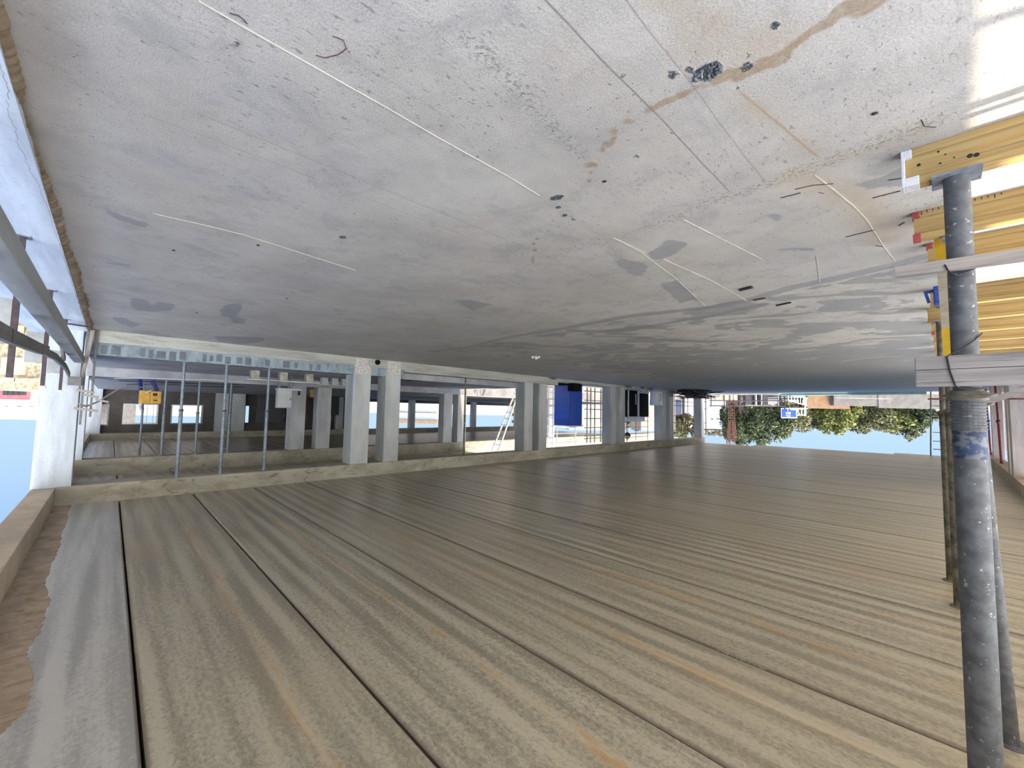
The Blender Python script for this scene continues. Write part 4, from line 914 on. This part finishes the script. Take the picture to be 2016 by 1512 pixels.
scaffold('rebar_grid', 14.2, (1234, 1252, 1275), (812, 829, 841, 854, 860), .022, 'rust', 'thin rebar grid beyond the black cabinet', 'grid')
scaffold('rebar_grid', 12.9, (1328, 1341, 1354, 1366), (791, 799, 819, 832, 846), .024, 'rust', 'thin rebar grid before the trees, beyond the rebar tangle', 'grid')
scaffold('end_frame', 12.0, (1383.5, 1389.5), (791, 805, 833, 847), .03, 'rust', 'rusty two-post frame at the far end of the stained beam', 'frame')
for k, (x, z) in enumerate(((16.6, .82), (16.6, 1.22), (16.6, 1.62), (16.6, 2.02), (16.6, 2.42))):
    lo = .75 if k == 0 else z - .24
    tag(MB().box(16.6, 17.5, 16.9, 18.1, z - .0, z + .16).box(16.65, 16.75, 16.95, 17.05, lo, z).box(16.65, 16.75, 17.9, 18.0, lo, z).box(17.3, 17.4, 16.95, 17.05, lo, z).box(17.3, 17.4, 17.9, 18.0, lo, z).build('stacked_pallet', 'pale_timber', origin=(16.6, 17.5, z)),
        ('lowest cream pallet of the sunlit stack', 'second cream pallet of the sunlit stack from the floor', 'middle cream pallet of the sunlit stack', 'second cream pallet of the sunlit stack from the top', 'topmost cream pallet of the sunlit stack')[k], 'pallet', 'pallets stacked by the courtyard')

# ---- black cabinet, bucket, rebar tangle, bulb -------------------------------
t = thing('glass_cabinet', (13.2, 24.3, 0.0), 'black double-door cabinet with pale frame at the far columns', 'cabinet')
a_ = onX(1236, 800, 13.2); b2 = onX(1277, 800, 13.2); t.location = (13.2, a_[1], 0.0); wd = b2[1] - a_[1]; zt = onX(1256, 821, 13.2)[2]
MB().box(0, .6, 0, wd, .08, zt).build('body', 'black', t)
MB().box(-.03, 0, .0, .10, .08, zt).box(-.03, 0, wd * .44, wd * .52, .08, zt).box(-.03, 0, wd * .52, wd, .10, .22).box(-.03, 0, 0, wd, zt - .03, zt).build('frame', 'grey_panel', t)
gd_ = MB().box(-.015, -.005, .12, wd * .42, .1, zt - .05).build('door', 'black', t); MB().box(-.015, -.005, wd * .54, wd - .03, .22, zt - .05).build('door', 'black', t)
MB().box(-.05, -.02, wd * .33, wd * .36, .3, .95).build('handle', 'grey_panel', gd_)
for dy in (.1, wd - .15):
    for dx in (.05, .5): MB().box(dx, dx + .06, dy, dy + .06, 0, .08).build('foot', 'rust', t)
MB().box(.1, .5, .3, wd - .3, zt, zt + .28).build('top_box', 'grey_panel', t)
c_ = onX(1292, 798, 11.98); c0 = onX(1292, 770, 11.98)
t = thing('white_bucket', (11.99, c_[1], .15), 'tall white tub upside down before the far column', 'tub')
hB = c_[2] - .15
MB().lathe([(.33, 0.0), (.335, .02), (.35, hB * .5), (.375, hB - .02), (.36, hB)], n=24).build('body', 'bucket_white', t)
MB().lathe([(.345, .0), (.36, .02), (.36, .06), (.345, .07)], n=24).build('rim', 'bucket_white', t)
MB().tube([(-.33, -.1, .15), (-.40, -.2, .35), (-.36, -.15, .6)], .012, 6).build('handle', 'wire_black', t)
mb = MB()
c_ = onZ(1358, 769, 0)
for k in range(70):
    a = random.uniform(0, 3.14); p0 = Vector((10.7 + random.uniform(-.8, .4), 25.9 + random.uniform(-1.2, 1.2), random.uniform(.02, .45))); d = Vector((math.cos(a) * .6, math.sin(a) * 1.4, random.uniform(-.12, .12)))
    pts = [p0 - d, p0 - d * .3 + Vector((0, 0, random.uniform(-.05, .12))), p0 + d * .4, p0 + d]
    pts = [(q.x, q.y, max(.02, q.z)) for q in pts]; mb.tube(pts, .02, 5)
mb.box(10.3, 11.3, 25.0, 26.8, 0, .13)
tag(mb.build('rebar_tangle', 'dark_steel', origin=(10.8, 25.9, 0)), 'dark heap of tangled rebar on the slab at the far columns', 'rebar', kind='stuff')
a_ = onX(1235, 866, 12.3)
t = thing('hanging_bulb', (12.3, a_[1], 3.09), 'bulb lamp with dark holder hanging under the stained beam', 'lamp')
MB().tube([(0, 0, 0), (0, 0, -.16)], .012, 6).build('cord', 'cable', t)
MB().lathe([(.06, -.15), (.1, -.2), (.16, -.28), (.19, -.36)], n=16).build('globe', 'blind_cream', t)
MB().lathe([(.19, -.36), (.15, -.46), (.07, -.53), (.02, -.55)], n=16).build('holder', 'dark_steel', t)
MB().tube([(-.01, 0, -.55), (0, .0, -2.3)], .012, 6).build('pull_cable', 'cable', t)
# small rubble along the upstand
for k, (x, y, r, l) in enumerate(((11.65, 19.9, .16, 'dark rubble lump against the upstand near the bulb'), (11.6, 21.2, .13, 'second rubble lump against the upstand near the bulb'), (11.62, 22.2, .15, 'rubble lump before the black cabinet'), (11.68, 13.7, .10, 'rubble lump by the column before the toilet'))):
    bm = bmesh.new(); bmesh.ops.create_icosphere(bm, subdivisions=2, radius=r)
    for v in bm.verts: v.co = Vector((v.co.x * .6, v.co.y * 1.8, v.co.z * .5)) * random.uniform(.8, 1.2)
    bm.verts.index_update(); mb = MB().add([v.co + Vector((x - .05, y, r * .4)) for v in bm.verts], [[v.index for v in f.verts] for f in bm.faces]); bm.free()
    tag(mb.build('rubble', 'board_dark', origin=(x, y, 0)), l, 'rubble')

# ---- far end: frame, sign, walls, houses, trees ------------------------------
t = thing('access_frame', (.5, 32.6, -1.1), 'thin steel access ladder frame at the far open end', 'frame')
MB().tube([(-.08, 0, 0), (.07, 0, 4.9)], .035, 8).build('upright', 'galvanised', t); MB().tube([(-.5, 0, 0), (-.45, 0, 4.9)], .035, 8).build('upright', 'galvanised', t)
for z in (1.85, 2.4, 3.3, 3.78, 4.22, 4.6): MB().tube([(-.04, 0, z), (-.47, 0, z)], .022, 8).build('rung', 'galvanised', t)
def Bx(p0, p1, D, depth, mb=None, mi=0):
    """upright box whose near face spans two photo corners at camera depth D; depth goes away along the view"""
    a, b_ = atD(*p0, D), atD(*p1, D); mb = mb or MB()
    z0, z1 = sorted((a[2], b_[2])); d = np.array([.72, .69, 0]) * depth
    q = [(a[0], a[1]), (b_[0], b_[1])]
    vs = [(x, y, z) for z in (z0, z1) for x, y in (q[0], q[1], (q[1][0] + d[0], q[1][1] + d[1]), (q[0][0] + d[0], q[0][1] + d[1]))]
    return mb.add(vs, [(0, 1, 2, 3), (4, 7, 6, 5), (0, 4, 5, 1), (1, 5, 6, 2), (2, 6, 7, 3), (3, 7, 4, 0)], mi)
def org(p, D, z): a = atD(*p, D); return (a[0], a[1], z)
G = -1.1
def wallto(p0, p1, D, depth): # box from its top edge down to the ground
    mb = MB(); a, b_ = atD(*p0, D), atD(*p1, D); d = np.array([.72, .69, 0]) * depth; z1 = (a[2] + b_[2]) / 2
    q = [a[:2], b_[:2], b_[:2] + d[:2], a[:2] + d[:2]]
    vs = [(x, y, z) for z in (G, z1) for x, y in q]
    return mb.add(vs, [(0, 1, 2, 3), (4, 7, 6, 5), (0, 4, 5, 1), (1, 5, 6, 2), (2, 6, 7, 3), (3, 7, 4, 0)])
def flat(name, mb, mats, label, cat, at, parent=None, kind=None):
    o = mb.build(name, mats, parent, origin=at); return tag(o, label, cat, kind=kind)
tag(wallto((1590, 804), (1672, 805), 44, .4).build('retaining_wall', 'orange_wall', origin=org((1630, 790), 44, G)), 'tan end of the concrete wall at the street side', 'wall')
mb = wallto((1642, 799), (1735, 799), 43.5, .5); mb2 = wallto((1730, 804), (1850, 804), 43.4, .5); mb.v += []; 
o_n = len(mb.v); mb.v += mb2.v; mb.f += [tuple(i + o_n for i in f) for f in mb2.f]; mb.mi += mb2.mi; mb.sm += mb2.sm
tag(mb.build('retaining_wall', 'retaining', origin=org((1700, 790), 43.5, G)), 'long grey stepped concrete wall below the trees', 'wall')
tag(Bx((1650, 783), (1757, 785), 40, .6).build('low_wall', 'concrete_bright', origin=org((1700, 784), 40, G)), 'low concrete block with a pale top edge before the long wall', 'wall')
t = thing('road_sign', org((1545, 790), 38, G), 'blue rectangular sign with white border and small white lettering', 'sign')
o_ = np.array(t.location)
def loc(p, D): return Vector(atD(*p, D) - o_)
MB().tube([Vector((0, 0, 0)), loc((1545, 806), 38)], .06, 8).build('pole', 'dark_steel', t)
def sp(p0, p1, D, th, name, mat):
    a, b_ = atD(*p0, D) - o_, atD(*p1, D) - o_; z0, z1 = sorted((a[2], b_[2])); d = np.array([.72, .69]) * th
    q = [a[:2], b_[:2], b_[:2] + d, a[:2] + d]; vs = [(x, y, z) for z in (z0, z1) for x, y in q]
    return MB().add(vs, [(0, 1, 2, 3), (4, 7, 6, 5), (0, 4, 5, 1), (1, 5, 6, 2), (2, 6, 7, 3), (3, 7, 4, 0)]).build(name, mat, t)
sp((1537.8, 803.4), (1569.8, 823.6), 38, .05, 'border', 'sign_white')
pn_ = sp((1539.4, 805), (1567.9, 821.8), 37.96, .03, 'panel', 'sign_blue')
def marks(rects, name):
    mb = MB()
    for p0, p1 in rects:
        a, b_ = atD(*p0, 37.9) - o_, atD(*p1, 37.9) - o_; z0, z1 = sorted((a[2], b_[2])); d = np.array([.72, .69]) * .02
        q = [a[:2], b_[:2], b_[:2] + d, a[:2] + d]; vs = [(x, y, z) for z in (z0, z1) for x, y in q]
        mb.add(vs, [(0, 1, 2, 3), (4, 7, 6, 5), (0, 4, 5, 1), (1, 5, 6, 2), (2, 6, 7, 3), (3, 7, 4, 0)])
    return mb.build(name, 'sign_white', pn_)
# lettering as far as it can be read: one taller word over two small lines
marks([((1547, 811.2), (1548.4, 814.8)), ((1547, 811.2), (1549.2, 812.0)), ((1547, 812.7), (1549.0, 813.3)), ((1547, 814.1), (1549.2, 814.8)),
       ((1549.8, 811.2), (1551.2, 812.0)), ((1550.2, 811.2), (1550.9, 814.8)), ((1551.8, 811.2), (1552.5, 814.8)), ((1551.8, 814.1), (1553.4, 814.8)), ((1552.9, 811.2), (1553.5, 814.8)),
       ((1554.2, 811.2), (1554.9, 814.8)), ((1554.2, 811.2), (1556.4, 812.0)), ((1555.8, 811.2), (1556.5, 814.8)), ((1554.2, 814.1), (1556.4, 814.8))], 'lettering')
marks([((1547 + k * 1.25, 816.6), (1547.9 + k * 1.25, 818.0)) for k in range(8)], 'lettering')
marks([((1549.5 + k * 1.2, 819.8), (1550.3 + k * 1.2, 821.0)) for k in range(6)], 'lettering')
marks([((1550.4, 805.2), (1551.6, 809.8)), ((1556, 805), (1567.6, 807.2))], 'arrow')
t2 = thing('stair_railing', org((1585, 800), 42, G), 'white steel railing and stair frame beside the blue sign', 'railing')
o_ = np.array(t2.location); D = 42
for p0, p1 in (((1568, 805), (1586, 805)), ((1568, 817), (1586, 817)), ((1585, 802), (1585, 819)), ((1578, 805), (1578, 817)), ((1569, 805), (1574, 817)), ((1545, 804), (1590, 804)), ((1552, 788), (1590, 799)), ((1545, 776), (1590, 784))):
    MB().tube([Vector(atD(*p0, D) - o_), Vector(atD(*p1, D) - o_)], .05 if p0[0] != 1585 else .09, 6).build('bar', 'sign_white', t2)
for k in range(7):
    MB().tube([Vector(atD(1552 + k * 6, 777 + k * .9, D) - o_), Vector(atD(1552 + k * 6, 788 + k * 1.6, D) - o_)], .035, 6).build('bar', 'sign_white', t2)
for k in range(4):
    MB().tube([Vector(atD(1555 + k * 8, 790 + k * 2, D) - o_), Vector(atD(1555 + k * 8, 804, D) - o_)], .03, 6).build('bar', 'prop_worn', t2)
MB().tube([Vector(atD(1585, 803, D) - o_), Vector((0, 0, 0))], .06, 6).build('post', 'sign_white', t2)
# dark railing before the white house
t3 = thing('dark_railing', org((1400, 789), 36, G), 'dark two-bar railing in front of the white house', 'railing')
o_ = np.array(t3.location); D = 36
for yy in (788.5, 799):
    MB().tube([Vector(atD(1397, yy, D) - o_), Vector(atD(1546, yy + .5, D) - o_)], .045, 6).build('rail', 'dark_steel', t3)
for px in (1400, 1426, 1467, 1502, 1535): MB().tube([Vector(atD(px, 800, D) - o_), Vector(atD(px, 799, D) * [1, 1, 0] - o_ * [1, 1, 1] + [0, 0, G])], .04, 6).build('post', 'dark_steel', t3)
t4 = thing('white_house', org((1425, 800), 75, G), 'pale white house with three vents behind the railing', 'house')
def sub(par, p0, p1, D, depth, name, mat):
    o_ = np.array(par.location); a, b_ = atD(*p0, D) - o_, atD(*p1, D) - o_; z0, z1 = sorted((a[2], b_[2])); d = np.array([.72, .69]) * depth
    q = [a[:2], b_[:2], b_[:2] + d, a[:2] + d]; vs = [(x, y, z) for z in (z0, z1) for x, y in q]
    return MB().add(vs, [(0, 1, 2, 3), (4, 7, 6, 5), (0, 4, 5, 1), (1, 5, 6, 2), (2, 6, 7, 3), (3, 7, 4, 0)]).build(name, mat, par)
sub(t4, (1340, 770), (1433, 845), 75, 10, 'wall', 'house_cool')
sub(t4, (1340, 845), (1434, 847), 74.8, 10.4, 'roof_edge', 'house_white')
for k in range(3): sub(t4, (1401 + k * 11, 824), (1404 + k * 11, 826), 74.9, .2, 'vent', 'window_dark')
sub(t4, (1434, 770), (1455, 828), 76, 10, 'wing', 'house_white')
t5 = thing('cream_fence', org((1420, 785), 40, G), 'low cream fence with pale frames at the far end', 'fence')
sub(t5, (1397, 770), (1452, 788), 40, .1, 'panel', 'blind_cream')
for px in (1398, 1410, 1426, 1440): sub(t5, (px - .8, 770), (px + .8, 789), 39.9, .1, 'post', 'sign_white')
tag(wallto((1457, 813), (1468, 813), 60, 4).build('pink_wall', 'wall_pink', origin=org((1462, 800), 60, G)), 'narrow pinkish gable beside the white house', 'wall')
t6 = thing('dark_shed', org((1500, 790), 44, G), 'dark shed with two openings under the trees', 'shed')
for a, b_, m_ in ((1468, 1490, 'window_dark'), (1502, 1512, 'window_dark')): sub(t6, (a, 778), (b_, 797), 44, .6, 'opening', m_)
sub(t6, (1466, 797), (1546, 800), 43.8, 1, 'roof', 'house_white')
for px in (1489, 1501, 1534): sub(t6, (px - .7, 776), (px + .7, 798), 43.7, .2, 'post', 'sign_white')
t7 = thing('rebar_cage', org((1440, 790), 34, G), 'upright rebar cage of an unpoured column before the white house', 'rebar cage')
o_ = np.array(t7.location); D = 34
for px in (1434, 1438, 1442, 1446): MB().tube([Vector(atD(px, 786, D) - o_ ) * 1.0, Vector(atD(px - .5, 880, D) - o_)], .02, 6).build('bar', 'rust', t7)
for px in (1436, 1444): MB().tube([Vector((atD(px, 790, D)[0] - o_[0], atD(px, 790, D)[1] - o_[1], 0)), Vector(atD(px, 800, D) - o_)], .025, 6).build('bar', 'dark_steel', t7)
for k in range(9): MB().tube([Vector(atD(1433, 788 + k * 5, D) - o_), Vector(atD(1447, 788 + k * 5, D) - o_)], .014, 6).build('link', 'rust', t7)
mb = MB()
for k in range(26):
    px = random.uniform(1433, 1449); mb.tube([Vector(atD(px, 830, D + .2)), Vector(atD(px + random.uniform(-3, 4), random.uniform(856, 880), D + .2))], .02, 5)
o = mb.build('starter_bar', 'rust', t7); o.location = -Vector(t7.location)

h7 = None
# trees
def tree(px, py_top, D, wpx, label, mat, trunk=True, py_low=800, dens=1.0, seed=0):
    rg = random.Random(seed); top = atD(px, py_top, D); low = atD(px, py_low, D); k = D / F_PX
    t = thing('tree', (top[0], top[1], G), label, 'tree', 'trees beyond the far end')
    H = top[2] - G; zl = max(low[2] - G, .8); R_ = wpx * k / 2; hh = (H - zl)
    mb = MB(); N = int(3600 * dens)
    lobes = []
    for i in range(26):
        a = rg.uniform(0, 6.28); rr = R_ * math.sqrt(rg.random()) * 1.0; zz = rg.uniform(.05, .9) * (1 - .45 * (rr / R_) ** 2)
        lobes.append((Vector((rr * math.cos(a), rr * math.sin(a), zl + hh * zz)), rg.uniform(.14, .34)))
    lobes.append((Vector((0, 0, H - hh * .2)), .25))
    for c_, s_ in lobes:
        ex = R_ * s_ * 1.15; ez = min(hh * s_ * 1.1, (H - c_.z) * 1.05 + .15)
        for i in range(int(N / 27 * (s_ / .22) ** 1.3)):
            u = rg.uniform(-1, 1); th = rg.uniform(0, 6.28); q = math.sqrt(1 - u * u); r = rg.uniform(.35, 1.0) ** .6
            p = c_ + Vector((q * math.cos(th) * ex * r, q * math.sin(th) * ex * r, u * ez * r)); p.z = max(p.z, .3)
            s2 = .085 * rg.uniform(.5, 1.5) * (D / 45); n_ = Vector((rg.gauss(0, 1), rg.gauss(0, 1), rg.gauss(.3, 1))).normalized(); a_ = n_.orthogonal().normalized() * s2; b2 = n_.cross(a_.normalized()) * s2 * 1.7
            mb.add([p - a_ - b2 * .2, p + b2, p + a_ - b2 * .2, p - b2 * .8], [(0, 1, 2, 3)])
    mb.build('crown', mat, t)
    tm = MB()
    tm.tube([(0, 0, 0), (.05, .05, zl * .7), (0, .1, zl + hh * .3), (.1, 0, zl + hh * .6)], [.22, .18, .12, .05], 8)
    for i in range(6):
        c_, s_ = lobes[i]; tm.tube([(0, .05, zl * .8 + .2), tuple(Vector((0, 0, zl * .5)) * .5 + c_ * .5), tuple(c_)], [.10, .06, .02], 6)
    tm.build('trunk', 'bark', t)
    return t
tree(1458, 878, 47, 66, 'tall dark tree beside the rebar cage', 'leaf_dark', py_low=806, dens=1.4, seed=1)
tree(1496, 876, 51, 96, 'broad dark green tree behind the shed', 'leaf_dark', py_low=802, dens=2.0, seed=2)
tree(1536, 862, 55, 92, 'olive tree crown just behind the blue sign', 'leaf_olive', py_low=802, dens=1.8, seed=3)
tree(1578, 850, 61, 84, 'greyish sparse tree past the blue sign', 'leaf_grey', py_low=800, dens=1.2, seed=4)
tree(1622, 846, 59, 80, 'dark tree above the tan wall end', 'leaf_dark', py_low=797, dens=1.7, seed=5)
tree(1648, 854, 55, 66, 'bright lime tree above the grey wall', 'leaf_lime', py_low=798, dens=1.5, seed=6)
tree(1698, 852, 59, 110, 'wide olive tree over the middle of the grey wall', 'leaf_olive', py_low=798, dens=2.2, seed=7)
tree(1752, 850, 57, 84, 'yellow-green tree over the wall', 'leaf_lime', py_low=799, dens=1.6, seed=8)
tree(1790, 868, 61, 74, 'tallest tree at the far end of the wall', 'leaf_olive', py_low=800, dens=1.2, seed=9)
tree(1800, 842, 55, 62, 'dark glossy tree near the access frame', 'leaf_dark', py_low=800, dens=1.4, seed=10)
tree(1346, 862, 60, 60, 'green tree behind the rebar grid by the end column', 'leaf_olive', py_low=822, dens=1.3, seed=11)
tree(1250, 846, 62, 60, 'green tree glimpsed past the black cabinet', 'leaf_olive', py_low=800, dens=1.2, seed=12)
tree(1415, 858, 95, 110, 'hazy trees behind the white house roof', 'leaf_grey', py_low=835, dens=1.3, seed=13)
GL = -9.0
def house(px0, px1, py_top, D, depth, label, mat, cat='house', z0=GL):
    a, b_ = atD(px0, py_top, D), atD(px1, py_top, D); t = thing('house', (a[0], a[1], z0), label, cat)
    d = np.array([.72, .69]) * depth; q = [np.zeros(2), b_[:2] - a[:2], b_[:2] - a[:2] + d, d]; h = a[2] - z0
    vs = [(x, y, z) for z in (0, h) for x, y in q]
    MB().add(vs, [(0, 1, 2, 3), (4, 7, 6, 5), (0, 4, 5, 1), (1, 5, 6, 2), (2, 6, 7, 3), (3, 7, 4, 0)]).build('wall', mat, t)
    return t
t8 = house(1262, 1330, 848, 48, 4, 'pinkish rendered house beyond the black cabinet', 'wall_pink', z0=G)
t9 = house(1120, 1226, 846, 52, 5, 'pale rendered block behind the dark scaffold tower', 'house_white', z0=G)

# houses on the shaded side
GL = -9.0
h1 = house(-120, 150, 764, 42, 8, 'yellowish stone house across the street', 'stone_yellow')
for (a, b_, c_, d_) in ((3, 46, 703, 738), (66, 82, 641, 668), (-50, -15, 690, 735), (15, 40, 640, 672), (46, 60, 690, 715), (86, 110, 690, 720)):
    sub(h1, (a, c_), (b_, d_), 41.9, .25, 'window', 'blind_cream')
sub(h1, (-100, 744), (140, 747), 41.7, .3, 'ledge', 'house_white')
sub(h1, (-100, 672), (140, 676), 41.7, .3, 'ledge', 'house_white')
h2 = house(-140, 140, 786, 52, 8, 'house with a reddish awning over dark windows', 'house_white')
sub(h2, (-100, 764), (52, 787), 51.6, .6, 'awning', 'awning_red')
for k in range(4): sub(h2, (6 + k * 11, 763), (14 + k * 11, 778), 51.4, .3, 'window', 'window_dark')
h3 = house(-160, 64, 822, 62, 10, 'white flat-roofed house at the top of the slope', 'house_white')
for a, b_ in ((30, 38), (54, 62), (6, 12)): sub(h3, (a, 801), (b_, 811), 61.8, .3, 'window', 'house_cool')
h4 = house(150, 420, 815, 120, 12, 'pale block seen through the far windows', 'house_white')
h5 = house(700, 1000, 812, 130, 12, 'long low pale block beyond the bright opening', 'house_white')
sub(h5, (780, 826), (860, 834), 128, 4, 'red_roof', 'orange_wall')
sub(h5, (780, 812), (860, 826), 129, 3, 'upper_wall', 'house_cool')
h6 = house(176, 226, 842, 75, 4, 'stone gable filling the narrow window slot', 'retaining')
